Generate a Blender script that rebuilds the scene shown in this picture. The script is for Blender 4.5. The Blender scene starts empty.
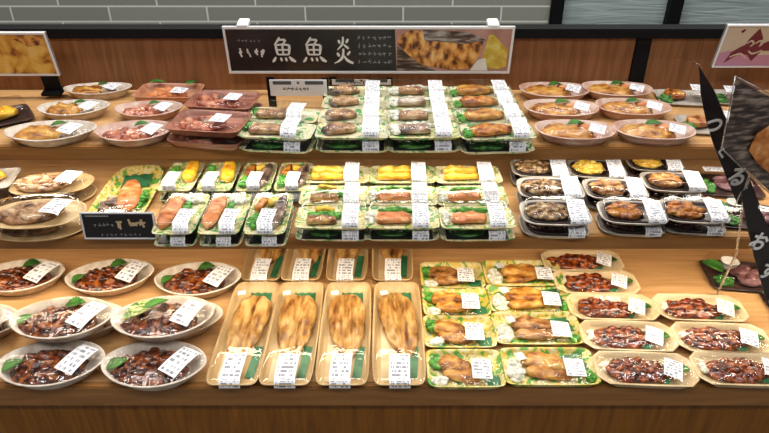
import bpy, bmesh, math, random
from mathutils import Vector, Matrix, noise

# ------------------------------------------------------------------ camera, world, lights, exposure
S = bpy.context.scene
COL = S.collection
CAM_Z = 1.6
PITCH = math.radians(30.8)
F = 650.0
cam_d = bpy.data.cameras.new('camera')
cam_d.sensor_width = 36.0
cam_d.lens = F / 769.0 * 36.0
cam_d.clip_start = 0.02
cam = bpy.data.objects.new('camera', cam_d)
cam.location = (0, 0, CAM_Z)
cam.rotation_euler = (math.pi / 2 - PITCH, 0, 0)
COL.objects.link(cam)
S.camera = cam
S.view_settings.view_transform = 'Standard'
S.view_settings.look = 'None'
S.view_settings.exposure = 0.0
S.view_settings.gamma = 1.0
S.view_settings.use_curve_mapping = False
S.cycles.transparent_max_bounces = 24
S.cycles.max_bounces = 8

world = bpy.data.worlds.new('world')
S.world = world
world.use_nodes = True
wb = world.node_tree.nodes['Background']
wb.inputs[0].default_value = (0.95, 0.97, 1.0, 1)
wb.inputs[1].default_value = 0.10


def area_light(name, loc, size, size_y, power, color, rot=(0, 0, 0), spread=180):
    d = bpy.data.lights.new(name, 'AREA')
    d.shape = 'RECTANGLE'
    d.size, d.size_y, d.energy, d.color = size, size_y, power, color
    d.spread = math.radians(spread)
    o = bpy.data.objects.new(name, d)
    o.location = loc
    o.rotation_euler = rot
    COL.objects.link(o)
    return o


for cx in (-1.3, 0.0, 1.3):                       # rows of store ceiling panels over the aisle and over the case
    area_light('ceiling_panel', (cx, -0.2, 2.9), 0.9, 0.3, 14, (1.0, 0.97, 0.92))
    area_light('ceiling_panel', (cx, 1.45, 2.9), 0.9, 0.3, 24, (1.0, 0.97, 0.92))
    area_light('ceiling_panel', (cx, 3.3, 2.9), 0.9, 0.3, 14, (1.0, 0.97, 0.92))

Z_BOT, Z_MID, Z_TOP = 0.596, 0.834, 0.9845      # shelf surfaces
Y_BOT, Y_MID, Y_TOP = 0.985, 1.195, 1.335       # shelf front edges
XW = 1.45
PY = 1.715                                      # back panel
# warm LED strips in the aluminium channels under the shelf fronts
area_light('led_strip_light', (0, Y_TOP + 0.045, Z_TOP - 0.04), 2.7, 0.02, 4.2, (1.0, 0.93, 0.80), (math.radians(-4), 0, 0))
area_light('led_strip_light', (0, Y_MID + 0.045, Z_MID - 0.04), 2.7, 0.02, 6.5, (1.0, 0.85, 0.62), (math.radians(8), 0, 0))


# ------------------------------------------------------------------ helpers
def cam_dir(px, py):
    dx, dy = (px - 384.5) / F, (216.5 - py) / F
    return Vector((dx, math.cos(PITCH) + dy * math.sin(PITCH), -math.sin(PITCH) + dy * math.cos(PITCH)))


def at(px, py, z):
    d = cam_dir(px, py)
    t = (z - CAM_Z) / d.z
    return Vector((d.x * t, d.y * t, z))


def at_y(px, py, y):
    d = cam_dir(px, py)
    t = y / d.y
    return Vector((d.x * t, y, CAM_Z + d.z * t))


MATS = {}


def new_mat(name):
    m = bpy.data.materials.new(name)
    m.use_nodes = True
    nt = m.node_tree
    p = nt.nodes['Principled BSDF']
    MATS[name] = m
    return m, nt, p


def N(nt, t, **kw):
    n = nt.nodes.new(t)
    for k, v in kw.items():
        setattr(n, k, v)
    return n


def ramp(nt, stops, interp='LINEAR'):
    r = N(nt, 'ShaderNodeValToRGB')
    r.color_ramp.interpolation = interp
    e = r.color_ramp.elements
    while len(e) < len(stops):
        e.new(0.5)
    for el, (p, c) in zip(e, stops):
        el.position = p
        el.color = (*c, 1) if len(c) == 3 else c
    return r


def coords(nt, scale=(1, 1, 1), rnd=True, kind='Object'):
    tc = N(nt, 'ShaderNodeTexCoord')
    mp = N(nt, 'ShaderNodeMapping')
    mp.inputs['Scale'].default_value = scale
    nt.links.new(tc.outputs[kind], mp.inputs[0])
    if rnd:
        oi = N(nt, 'ShaderNodeObjectInfo')
        ml = N(nt, 'ShaderNodeMath', operation='MULTIPLY')
        ml.inputs[1].default_value = 37.0
        nt.links.new(oi.outputs['Random'], ml.inputs[0])
        cb = N(nt, 'ShaderNodeCombineXYZ')
        nt.links.new(ml.outputs[0], cb.inputs[0])
        nt.links.new(ml.outputs[0], cb.inputs[2])
        nt.links.new(cb.outputs[0], mp.inputs['Location'])
    return mp


def noise_mat(name, stops, scale=40, rough=0.5, bump=0.0, stretch=(1, 1, 1), detail=4, coat=0.0, dist=0.0, rnd=True, bscale=None, spec=0.5, sss=0.0):
    m, nt, p = new_mat(name)
    mp = coords(nt, stretch, rnd)
    n = N(nt, 'ShaderNodeTexNoise')
    n.inputs['Scale'].default_value = scale
    n.inputs['Detail'].default_value = detail
    n.inputs['Distortion'].default_value = dist
    nt.links.new(mp.outputs[0], n.inputs[0])
    r = ramp(nt, [(0.5 + (q - 0.5) * 0.62, c) for q, c in stops])
    nt.links.new(n.outputs['Fac'], r.inputs[0])
    nt.links.new(r.outputs[0], p.inputs['Base Color'])
    p.inputs['Roughness'].default_value = rough
    p.inputs['Coat Weight'].default_value = coat
    p.inputs['Coat Roughness'].default_value = 0.12
    p.inputs['Specular IOR Level'].default_value = spec
    if bump:
        n2 = N(nt, 'ShaderNodeTexNoise')
        n2.inputs['Scale'].default_value = bscale or scale * 2
        n2.inputs['Detail'].default_value = 3
        nt.links.new(mp.outputs[0], n2.inputs[0])
        b = N(nt, 'ShaderNodeBump')
        b.inputs['Strength'].default_value = bump
        b.inputs['Distance'].default_value = 0.003
        nt.links.new(n2.outputs['Fac'], b.inputs['Height'])
        nt.links.new(b.outputs[0], p.inputs['Normal'])
    return m


def flat_mat(name, col, rough=0.5, emit=0):
    m, nt, p = new_mat(name)
    p.inputs['Base Color'].default_value = (*col, 1)
    p.inputs['Roughness'].default_value = rough
    if emit:
        p.inputs['Emission Color'].default_value = (*col, 1)
        p.inputs['Emission Strength'].default_value = emit
    return m


def print_mat(name, stops, scale=30, rough=0.4, stretch=(1, 1, 1)):
    """Printed tray paper: patches of flat colour."""
    m, nt, p = new_mat(name)
    mp = coords(nt, stretch)
    n = N(nt, 'ShaderNodeTexNoise')
    n.inputs['Scale'].default_value = scale
    n.inputs['Detail'].default_value = 1.5
    n.inputs['Distortion'].default_value = 1.2
    nt.links.new(mp.outputs[0], n.inputs[0])
    r = ramp(nt, stops, 'CONSTANT')
    nt.links.new(n.outputs['Fac'], r.inputs[0])
    nt.links.new(r.outputs[0], p.inputs['Base Color'])
    p.inputs['Roughness'].default_value = rough
    return m


def film_mat(name, base=0.045, edge=0.45, wrinkle=0.35, wscale=35, rough=0.06, tint=(0.97, 0.97, 0.97)):
    m, nt, p = new_mat(name)
    nt.nodes.remove(p)
    out = nt.nodes['Material Output']
    tr = N(nt, 'ShaderNodeBsdfTransparent')
    tr.inputs[0].default_value = (*tint, 1)
    gl = N(nt, 'ShaderNodeBsdfGlossy')
    gl.inputs['Roughness'].default_value = rough
    lw = N(nt, 'ShaderNodeLayerWeight')
    pw = N(nt, 'ShaderNodeMath', operation='POWER')
    pw.inputs[1].default_value = 3.0
    nt.links.new(lw.outputs['Facing'], pw.inputs[0])
    ma = N(nt, 'ShaderNodeMath', operation='MULTIPLY_ADD')
    ma.inputs[1].default_value = edge
    ma.inputs[2].default_value = base
    nt.links.new(pw.outputs[0], ma.inputs[0])
    mx = N(nt, 'ShaderNodeMixShader')
    nt.links.new(ma.outputs[0], mx.inputs[0])
    nt.links.new(tr.outputs[0], mx.inputs[1])
    nt.links.new(gl.outputs[0], mx.inputs[2])
    nt.links.new(mx.outputs[0], out.inputs[0])
    mp = coords(nt)
    n = N(nt, 'ShaderNodeTexNoise')
    n.inputs['Scale'].default_value = wscale
    n.inputs['Detail'].default_value = 2
    nt.links.new(mp.outputs[0], n.inputs[0])
    b = N(nt, 'ShaderNodeBump')
    b.inputs['Strength'].default_value = wrinkle
    b.inputs['Distance'].default_value = 0.008
    nt.links.new(n.outputs['Fac'], b.inputs['Height'])
    nt.links.new(b.outputs[0], gl.inputs['Normal'])
    return m


# --- setting
def wood_mat(name, c1, c2, c3, horiz, rough=0.45, plank=0.0):
    m, nt, p = new_mat(name)
    mp = coords(nt, (1.2, 14, 14) if horiz else (16, 16, 1.2), False)
    n = N(nt, 'ShaderNodeTexNoise')
    n.inputs['Scale'].default_value = 5
    n.inputs['Detail'].default_value = 6
    n.inputs['Distortion'].default_value = 0.6
    nt.links.new(mp.outputs[0], n.inputs[0])
    r = ramp(nt, [(0.3, c1), (0.5, c2), (0.7, c3)])
    nt.links.new(n.outputs['Fac'], r.inputs[0])
    nt.links.new(r.outputs[0], p.inputs['Base Color'])
    p.inputs['Roughness'].default_value = rough
    p.inputs['Specular IOR Level'].default_value = 0.25
    return m


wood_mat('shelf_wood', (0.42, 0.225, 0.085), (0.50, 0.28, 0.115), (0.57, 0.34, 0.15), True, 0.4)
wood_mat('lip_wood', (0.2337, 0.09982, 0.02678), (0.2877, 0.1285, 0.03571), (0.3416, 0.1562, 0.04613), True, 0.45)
wood_mat('back_wood', (0.18, 0.072, 0.027), (0.234, 0.0972, 0.0378), (0.288, 0.126, 0.0522), False, 0.5)
wood_mat('base_wood', (0.1599, 0.0533, 0.002624), (0.2185, 0.07687, 0.003936), (0.2772, 0.1025, 0.00656), False, 0.5)
flat_mat('black_metal', (0.004, 0.004, 0.005), 0.6)
MATS['black_metal'].node_tree.nodes['Principled BSDF'].inputs['Specular IOR Level'].default_value = 0.15
flat_mat('aluminium', (0.5, 0.5, 0.5), 0.35)
flat_mat('white_plastic', (0.80, 0.80, 0.82), 0.35)
flat_mat('grey_sign', (0.80, 0.82, 0.86), 0.4)
flat_mat('sign_black', (0.012, 0.009, 0.012), 0.35)
flat_mat('ink_white', (0.85, 0.84, 0.82), 0.6)
flat_mat('ink_grey', (0.30, 0.29, 0.30), 0.6)
flat_mat('ink_dark', (0.08, 0.09, 0.11), 0.6)
flat_mat('ink_gold', (0.62, 0.46, 0.25), 0.5)
flat_mat('ink_purple', (0.12, 0.08, 0.28), 0.4)
flat_mat('sign_beige', (0.62, 0.52, 0.40), 0.4)
flat_mat('sign_pink', (0.52, 0.25, 0.38), 0.4)
flat_mat('ink_maroon', (0.16, 0.012, 0.03), 0.5)
flat_mat('floor_vinyl', (0.35, 0.33, 0.30), 0.4)
noise_mat('photo_pink', [(0.3, (0.40, 0.19, 0.16)), (0.7, (0.55, 0.30, 0.26))], 12, 0.35, rnd=False)
noise_mat('photo_fish', [(0.3, (0.09, 0.025, 0.008)), (0.45, (0.52, 0.19, 0.04)), (0.6, (0.76, 0.36, 0.08)), (0.75, (0.85, 0.52, 0.2))], 60, 0.35, rnd=False, stretch=(1, 1, 0.6))
noise_mat('photo_skin', [(0.35, (0.06, 0.03, 0.03)), (0.55, (0.22, 0.17, 0.16)), (0.7, (0.42, 0.38, 0.36))], 60, 0.3, rnd=False, stretch=(0.5, 1, 2))
noise_mat('photo_lemon', [(0.35, (0.55, 0.36, 0.03)), (0.6, (0.68, 0.52, 0.06)), (0.75, (0.72, 0.62, 0.2))], 40, 0.35, rnd=False)
noise_mat('photo_gold', [(0.3, (0.26, 0.08, 0.015)), (0.42, (0.60, 0.27, 0.04)), (0.56, (0.76, 0.44, 0.075)), (0.75, (0.85, 0.56, 0.16))], 22, 0.35, rnd=False, dist=0.6)
noise_mat('photo_dark', [(0.35, (0.03, 0.018, 0.014)), (0.52, (0.12, 0.075, 0.055)), (0.72, (0.38, 0.29, 0.24))], 70, 0.3, rnd=False, stretch=(0.4, 1, 2))
noise_mat('photo_orange', [(0.3, (0.36, 0.09, 0.02)), (0.6, (0.70, 0.27, 0.07)), (0.8, (0.8, 0.48, 0.26))], 45, 0.3, rnd=False)

m, nt, p = new_mat('grey_tile')
tc = N(nt, 'ShaderNodeTexCoord')
sx = N(nt, 'ShaderNodeSeparateXYZ')
cb = N(nt, 'ShaderNodeCombineXYZ')
nt.links.new(tc.outputs['Object'], sx.inputs[0])
sh = N(nt, 'ShaderNodeVectorMath', operation='ADD')
sh.inputs[1].default_value = (0.105, 0, 0.018)
nt.links.new(tc.outputs['Object'], sh.inputs[0])
nt.links.new(sh.outputs[0], sx.inputs[0])
nt.links.new(sx.outputs[0], cb.inputs[0])
nt.links.new(sx.outputs[2], cb.inputs[1])
bt = N(nt, 'ShaderNodeTexBrick')
bt.inputs['Color1'].default_value = (0.21, 0.22, 0.195, 1)
bt.inputs['Color2'].default_value = (0.25, 0.26, 0.23, 1)
bt.inputs['Mortar'].default_value = (0.60, 0.60, 0.56, 1)  # pale joints, with the highlights on groove edges put into their colour
bt.inputs['Scale'].default_value = 1.0
bt.inputs['Mortar Size'].default_value = 0.003
bt.inputs['Mortar Smooth'].default_value = 0.1
bt.inputs['Brick Width'].default_value = 0.34
bt.inputs['Row Height'].default_value = 0.052
nt.links.new(cb.outputs[0], bt.inputs['Vector'])
nt.links.new(bt.outputs['Color'], p.inputs['Base Color'])
p.inputs['Roughness'].default_value = 0.35

m, nt, p = new_mat('teal_glass')
mp = coords(nt, (0.6, 1, 9), False)
n = N(nt, 'ShaderNodeTexNoise')
n.inputs['Scale'].default_value = 6
n.inputs['Distortion'].default_value = 1.0
nt.links.new(mp.outputs[0], n.inputs[0])
r = ramp(nt, [(0.35, (0.24, 0.30, 0.30)), (0.6, (0.34, 0.41, 0.41))])  # streaks of reflection painted into the pane colour
nt.links.new(n.outputs['Fac'], r.inputs[0])
nt.links.new(r.outputs[0], p.inputs['Base Color'])
p.inputs['Roughness'].default_value = 0.12
b = N(nt, 'ShaderNodeBump')
b.inputs['Strength'].default_value = 0.25
b.inputs['Distance'].default_value = 0.02
nt.links.new(n.outputs['Fac'], b.inputs['Height'])
nt.links.new(b.outputs[0], p.inputs['Normal'])

# --- trays, film, labels
noise_mat('boat_white', [(0.35, (0.561, 0.4675, 0.3834)), (0.6, (0.6732, 0.5984, 0.5143))], 60, 0.45)
noise_mat('boat_pink', [(0.35, (0.4928, 0.2816, 0.2112)), (0.6, (0.616, 0.4576, 0.3872))], 25, 0.4)
noise_mat('tan_wood_tray', [(0.35, (0.50, 0.33, 0.15)), (0.6, (0.62, 0.44, 0.22))], 30, 0.45, stretch=(1, 0.15, 1))
noise_mat('pale_wood_tray', [(0.35, (0.62, 0.45, 0.24)), (0.6, (0.72, 0.56, 0.34))], 30, 0.45, stretch=(0.15, 1, 1))
noise_mat('orange_wood_tray', [(0.35, (0.42, 0.17, 0.09)), (0.6, (0.56, 0.28, 0.17))], 30, 0.4, stretch=(0.2, 1, 1))
noise_mat('red_wood_tray', [(0.35, (0.24, 0.075, 0.045)), (0.6, (0.38, 0.15, 0.09))], 40, 0.4, stretch=(0.3, 1, 1))
noise_mat('white_tray', [(0.35, (0.345, 0.3034, 0.2592)), (0.6, (0.45, 0.407, 0.36))], 40, 0.35)
noise_mat('dark_tray', [(0.35, (0.02, 0.012, 0.012)), (0.6, (0.05, 0.025, 0.025))], 40, 0.35)
print_mat('printed_tray', [(0.0, (0.07, 0.30, 0.07)), (0.39, (0.66, 0.63, 0.44)), (0.50, (0.68, 0.52, 0.14)), (0.54, (0.72, 0.70, 0.58)), (0.645, (0.16, 0.38, 0.12))], 38)
print_mat('yellow_tray', [(0.0, (0.10, 0.34, 0.06)), (0.40, (0.70, 0.50, 0.08)), (0.50, (0.70, 0.64, 0.34)), (0.60, (0.66, 0.46, 0.08)), (0.66, (0.14, 0.38, 0.07))], 30)
print_mat('pale_print_tray', [(0.0, (0.08, 0.34, 0.10)), (0.38, (0.60, 0.52, 0.20)), (0.46, (0.70, 0.68, 0.50)), (0.56, (0.62, 0.47, 0.10)), (0.62, (0.05, 0.32, 0.10)), (0.69, (0.60, 0.56, 0.32))], 38)
film_mat('cling_film', 0.026, 0.30, 0.45, 50, 0.03)
film_mat('clear_lid', 0.025, 0.25, 0.14, 30, 0.03)
film_mat('clear_edge', 0.30, 0.5, 0.0, 8, 0.25, (0.85, 0.85, 0.85))
film_mat('acrylic', 0.08, 0.6, 0.03, 8, 0.04)

# price label: white sticker with rows of small print, a barcode and bolder figures, all in UV
m, nt, p = new_mat('label_paper')
tc = N(nt, 'ShaderNodeTexCoord')
oi = N(nt, 'ShaderNodeObjectInfo')
sx = N(nt, 'ShaderNodeSeparateXYZ')
nt.links.new(tc.outputs['UV'], sx.inputs[0])


def M(op, a, b=None, c=None):
    n = N(nt, 'ShaderNodeMath', operation=op)
    for i, v in enumerate((a, b, c)):
        if v is None:
            continue
        if isinstance(v, (int, float)):
            n.inputs[i].default_value = v
        else:
            nt.links.new(v, n.inputs[i])
    return n.outputs[0]


u, v = sx.outputs[0], sx.outputs[1]
rows = M('MULTIPLY', v, 6.0)
rowf = M('FRACT', rows)
rowi = M('FLOOR', rows)
band = M('MULTIPLY', M('GREATER_THAN', rowf, 0.22), M('LESS_THAN', rowf, 0.80))
cb = N(nt, 'ShaderNodeCombineXYZ')
nt.links.new(M('MULTIPLY', u, 11.0), cb.inputs[0])
nt.links.new(M('MULTIPLY', rowi, 3.7), cb.inputs[1])
nt.links.new(M('MULTIPLY', oi.outputs['Random'], 60.0), cb.inputs[2])
nz = N(nt, 'ShaderNodeTexNoise')
nz.inputs['Scale'].default_value = 1.0
nz.inputs['Detail'].default_value = 1.0
nt.links.new(cb.outputs[0], nz.inputs[0])
glyph = M('GREATER_THAN', nz.outputs['Fac'], 0.50)
inside = M('MULTIPLY', M('MULTIPLY', M('GREATER_THAN', u, 0.08), M('LESS_THAN', u, 0.92)), M('MULTIPLY', M('GREATER_THAN', v, 0.05), M('LESS_THAN', v, 0.95)))
ink = M('MULTIPLY', M('MULTIPLY', band, glyph), inside)
rl = ramp(nt, [(0.0, (0.80, 0.80, 0.83)), (1.0, (0.13, 0.14, 0.20))])
nt.links.new(M('MULTIPLY', ink, 0.85), rl.inputs[0])
nt.links.new(rl.outputs[0], p.inputs['Base Color'])
p.inputs['Roughness'].default_value = 0.4

# --- food
noise_mat('glazed_chicken', [(0.28, (0.016, 0.0032, 0.0016)), (0.44, (0.068, 0.0112, 0.0032)), (0.58, (0.176, 0.0336, 0.0064)), (0.76, (0.336, 0.112, 0.024))], 70, 0.26, 0.5, coat=0.5)
noise_mat('sauced_meat', [(0.28, (0.02587, 0.00375, 0.00135)), (0.44, (0.1121, 0.015, 0.003375)), (0.58, (0.2329, 0.039, 0.00675)), (0.76, (0.3967, 0.1125, 0.02025))], 75, 0.25, 0.5, coat=0.6)
noise_mat('grilled_fish', [(0.20, (0.1085, 0.03318, 0.008415)), (0.40, (0.355, 0.1608, 0.0374)), (0.56, (0.5127, 0.2749, 0.0748)), (0.76, (0.6508, 0.4459, 0.1777))], 70, 0.38, 0.6, stretch=(1, 0.25, 1), coat=0.15)
noise_mat('golden_fish', [(0.24, (0.1368, 0.03808, 0.00765)), (0.42, (0.391, 0.1469, 0.01912)), (0.58, (0.5474, 0.2449, 0.03825)), (0.76, (0.6647, 0.4134, 0.1147))], 62, 0.42, 0.8, stretch=(0.5, 1, 1), coat=0.1)
noise_mat('browned_fish', [(0.24, (0.0828, 0.02496, 0.0072)), (0.42, (0.2576, 0.0988, 0.0216)), (0.58, (0.4232, 0.1872, 0.048)), (0.76, (0.5704, 0.3744, 0.156))], 62, 0.4, 0.8, stretch=(0.5, 1, 1), coat=0.15)
noise_mat('fried_orange', [(0.26, (0.128, 0.024, 0.0048)), (0.42, (0.352, 0.1, 0.0112)), (0.58, (0.496, 0.176, 0.0192)), (0.76, (0.592, 0.336, 0.08))], 60, 0.38, 0.5, coat=0.2)
noise_mat('salmon', [(0.24, (0.34, 0.075, 0.018)), (0.44, (0.60, 0.19, 0.055)), (0.62, (0.68, 0.27, 0.10)), (0.78, (0.76, 0.46, 0.25))], 60, 0.4, 0.35, stretch=(0.4, 1, 1))
noise_mat('egg_yellow', [(0.30, (0.62, 0.30, 0.03)), (0.48, (0.78, 0.48, 0.05)), (0.7, (0.84, 0.62, 0.16))], 36, 0.4, 0.3)
noise_mat('pumpkin', [(0.30, (0.62, 0.22, 0.01)), (0.5, (0.80, 0.40, 0.02)), (0.7, (0.84, 0.52, 0.05))], 40, 0.4, 0.3)
noise_mat('mackerel_skin', [(0.30, (0.03, 0.02, 0.022)), (0.5, (0.12, 0.075, 0.06)), (0.62, (0.26, 0.16, 0.11)), (0.75, (0.40, 0.33, 0.27))], 36, 0.3, 0.35, stretch=(1, 0.5, 1), coat=0.3)
noise_mat('grey_fish', [(0.30, (0.06, 0.035, 0.03)), (0.45, (0.20, 0.12, 0.085)), (0.6, (0.40, 0.27, 0.18)), (0.75, (0.56, 0.48, 0.40))], 40, 0.35, 0.4, stretch=(0.6, 1, 1), coat=0.2)
noise_mat('tan_simmered', [(0.28, (0.12, 0.05, 0.025)), (0.44, (0.32, 0.16, 0.07)), (0.58, (0.46, 0.26, 0.12)), (0.75, (0.58, 0.42, 0.26))], 45, 0.38, 0.5, coat=0.2)
noise_mat('red_simmered', [(0.28, (0.18, 0.035, 0.018)), (0.44, (0.40, 0.10, 0.045)), (0.58, (0.52, 0.17, 0.08)), (0.75, (0.62, 0.30, 0.18))], 45, 0.35, 0.5, coat=0.3)
noise_mat('mixed_noodle', [(0.28, (0.0425, 0.01445, 0.0051)), (0.44, (0.17, 0.0765, 0.0238)), (0.56, (0.323, 0.187, 0.068)), (0.74, (0.51, 0.408, 0.238))], 85, 0.4, 0.6, coat=0.2)
noise_mat('radish_white', [(0.32, (0.52, 0.52, 0.40)), (0.5, (0.76, 0.76, 0.68)), (0.7, (0.84, 0.84, 0.80))], 120, 0.45, 0.8)
noise_mat('leaf_green', [(0.35, (0.02, 0.11, 0.015)), (0.6, (0.06, 0.22, 0.03))], 60, 0.4, 0.2)
noise_mat('divider_green', [(0.35, (0.015, 0.12, 0.05)), (0.6, (0.04, 0.20, 0.09))], 30, 0.35)
noise_mat('parsley_green', [(0.35, (0.02, 0.15, 0.01)), (0.6, (0.10, 0.36, 0.04))], 90, 0.5, 0.6)
print_mat('bamboo_print', [(0.0, (0.02, 0.14, 0.02)), (0.47, (0.60, 0.58, 0.24)), (0.55, (0.06, 0.22, 0.04)), (0.64, (0.70, 0.68, 0.42))], 70, stretch=(1, 2.5, 1))
noise_mat('meat_mauve', [(0.35, (0.10, 0.035, 0.04)), (0.6, (0.26, 0.12, 0.13))], 40, 0.4, 0.3)
noise_mat('white_cup', [(0.3, (0.78, 0.76, 0.70)), (0.7, (0.84, 0.83, 0.8))], 30, 0.4)


def mesh(name, verts, faces, mat, smooth=True, uvs=None):
    me = bpy.data.meshes.new(name)
    me.from_pydata([tuple(v) for v in verts], [], faces)
    if smooth:
        me.polygons.foreach_set('use_smooth', [True] * len(me.polygons))
    if uvs:
        l = me.uv_layers.new(name='UVMap')
        for lp in me.loops:
            l.data[lp.index].uv = uvs[lp.vertex_index]
    me.materials.append(MATS[mat])
    me.update()
    return me


def add(name, me, parent=None, **props):
    o = bpy.data.objects.new(name, me)
    COL.objects.link(o)
    if parent:
        o.parent = parent
    for k, v in props.items():
        o[k] = v
    return o


def box_mesh(name, lo, hi, mat, bevel=0.0015, seg=2):
    bm = bmesh.new()
    bmesh.ops.create_cube(bm, size=1)
    c = [(a + b) / 2 for a, b in zip(lo, hi)]
    s = [b - a for a, b in zip(lo, hi)]
    for w in bm.verts:
        w.co = Vector((w.co.x * s[0] + c[0], w.co.y * s[1] + c[1], w.co.z * s[2] + c[2]))
    if bevel:
        bmesh.ops.bevel(bm, geom=bm.edges[:], offset=bevel, segments=seg, affect='EDGES')
    me = bpy.data.meshes.new(name)
    bm.to_mesh(me)
    bm.free()
    me.materials.append(MATS[mat])
    return me


def merge(parts):
    """parts: list of (verts, faces) -> one."""
    V, Fc = [], []
    for vs, fs in parts:
        k = len(V)
        V += vs
        Fc += [tuple(i + k for i in f) for f in fs]
    return V, Fc


def loft(rings, cap0=True, cap1=True, closed=True):
    V, Fc = [], []
    n = len(rings[0])
    for r in rings:
        V += r
    for i in range(len(rings) - 1):
        for j in range(n if closed else n - 1):
            k = (j + 1) % n
            Fc.append((i * n + j, i * n + k, (i + 1) * n + k, (i + 1) * n + j))
    if cap0:
        Fc.append(tuple(reversed(range(n))))
    if cap1:
        b = (len(rings) - 1) * n
        Fc.append(tuple(b + j for j in range(n)))
    return V, Fc


NP = 48


def outline(shape, a, b):
    pts = []
    if shape in ('oct',):
        c = min(a, b) * 0.42
        poly = [(a, -b + c), (a, b - c), (a - c, b), (-a + c, b), (-a, b - c), (-a, -b + c), (-a + c, -b), (a - c, -b)]
        segs = []
        for i in range(8):
            p, q = poly[i], poly[(i + 1) % 8]
            for k in range(6):
                t = k / 6
                segs.append((p[0] + (q[0] - p[0]) * t, p[1] + (q[1] - p[1]) * t))
        return segs
    for i in range(NP):
        t = 2 * math.pi * i / NP
        c, s = math.cos(t), math.sin(t)
        if shape == 'lens':
            pts.append((a * c, b * math.copysign(abs(s) ** 1.12, s)))
        else:
            e = {'oval': 2.4, 'round': 4.0, 'rect': 9.0}[shape]
            pts.append((a * math.copysign(abs(c) ** (2 / e), c), b * math.copysign(abs(s) ** (2 / e), s)))
    return pts


def tray_mesh(shape, a, b, h, mat, flare=0.85, lip=0.004, lift=0.0):
    o = outline(shape, a, b)

    def ring(s, z, grow=0.0, lf=0.0):
        out = []
        for x, y in o:
            zz = z + lf * lift * (x / a) ** 2
            l = math.hypot(x, y) or 1
            out.append((x * s + x / l * grow, y * s + y / l * grow, zz))
        return out
    rings = [ring(flare, 0.0), ring((flare + 1) / 2 + 0.01, h * 0.45, 0, 0.35), ring(1, h * 0.92, 0, 1), ring(1, h * 0.92, lip, 1), ring(1, h, lip, 1), ring(1, h, -0.0012, 1),
             ring((flare + 1) / 2, h * 0.45, -0.001, 0.35), ring(flare * 0.97, 0.0022), ring(flare * 0.5, 0.0018)]
    V, Fc = loft(rings)
    return mesh('tray', V, Fc, mat)


def shifted(me, d):
    for v_ in me.vertices:
        v_.co += Vector(d)
    return me


def srad(shape, a, b, x, y):
    e = {'oval': 2.4, 'round': 4.0, 'rect': 9.0, 'lens': 1.9, 'oct': 3.0}[shape]
    return (abs(x / a) ** e + abs(y / b) ** e) ** (1 / e)


class Film:
    def __init__(s, shape, a, b, h, top, style, lift=0.0):
        s.shape, s.a, s.b, s.h, s.top, s.style, s.lift = shape, a, b, h, top, style, lift

    def z(s, x, y):
        r = min(1, srad(s.shape, s.a, s.b, x, y))
        if s.style == 'dome':
            return s.h + s.top * (1 - r ** 2.2) + s.lift * (x / s.a) ** 2 * r
        e = 0.90
        if r < e:
            return s.h + s.top + 0.0015 * (1 - (r / e) ** 2)
        return s.h + s.top * (1 - ((r - e) / (1 - e)) ** 1.6)

    def mesh(s, mat):
        o = outline(s.shape, s.a, s.b)
        rs = (1.0, 0.985, 0.94, 0.9, 0.75, 0.5, 0.25) if s.style == 'lid' else (1.0, 0.93, 0.8, 0.62, 0.42, 0.2)
        rings = []
        for r in rs:
            if s.style == 'lid':
                e = 0.90
                z = s.h + (s.top + 0.0015 * (1 - (r / e) ** 2) if r <= e else s.top * (1 - ((r - e) / (1 - e)) ** 1.6))
                rings.append([(x * r, y * r, z) for x, y in o])
            else:
                rings.append([(x * r, y * r, s.h + s.top * (1 - r ** 2.2) + s.lift * (x * r / s.a) ** 2 * r) for x, y in o])
        V, Fc = loft(rings, cap0=False)
        return mesh('cover_film', V, Fc, mat)

    def label(s, cx, cy, w, l, rot, flap=0.0):
        V, UV, Fc = [], [], []
        n = 7
        c, sn = math.cos(rot), math.sin(rot)
        for j in range(n):
            for i in range(n):
                lx, ly = (i / (n - 1) - 0.5) * w, (j / (n - 1) - 0.5) * l
                x, y = cx + lx * c - ly * sn, cy + lx * sn + ly * c
                V.append((x, y, s.z(x, y) + 0.0012))
                UV.append((i / (n - 1), j / (n - 1)))
        for j in range(n - 1):
            for i in range(n - 1):
                Fc.append((j * n + i, j * n + i + 1, (j + 1) * n + i + 1, (j + 1) * n + i))
        if flap:
            # the sticker folds over the lid's front edge
            k = len(V)
            y0 = min(p[1] for p in V)
            pts = [(-s.b * 0.955, s.z(0, -s.b * 0.955) + 0.0012), (-s.b - 0.0012, s.h + s.top * 0.62), (-s.b - 0.0018, s.h + s.top * 0.62 - flap)]
            prev = list(range(n))
            for q, (yy, zz) in enumerate(pts):
                cur = []
                for i in range(n):
                    x = cx + (i / (n - 1) - 0.5) * w
                    cur.append(len(V))
                    V.append((x, yy, zz))
                    UV.append((i / (n - 1), 0.75 - 0.3 * q))
                for i in range(n - 1):
                    Fc.append((cur[i], cur[i + 1], prev[i + 1], prev[i]))
                prev = cur
        return mesh('price_label', V, Fc, 'label_paper', True, UV)


def nz(v, sc, seed):
    return noise.noise(Vector((v[0] * sc + seed * 7.3, v[1] * sc - seed * 3.1, v[2] * sc + seed)))


def lump(c, r, seed, amp=0.28, sub=2):
    bm = bmesh.new()
    bmesh.ops.create_icosphere(bm, subdivisions=sub, radius=1)
    vs, fs = [], []
    for w in bm.verts:
        d = w.co.normalized()
        k = 1 + amp * nz(d, 1.7, seed) + amp * 0.5 * nz(d, 4.0, seed + 9)
        vs.append((c[0] + d.x * r[0] * k, c[1] + d.y * r[1] * k, max(0.0025, c[2] + d.z * r[2] * k)))
    for f in bm.faces:
        fs.append(tuple(x.index for x in f.verts))
    bm.free()
    return vs, fs


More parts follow.
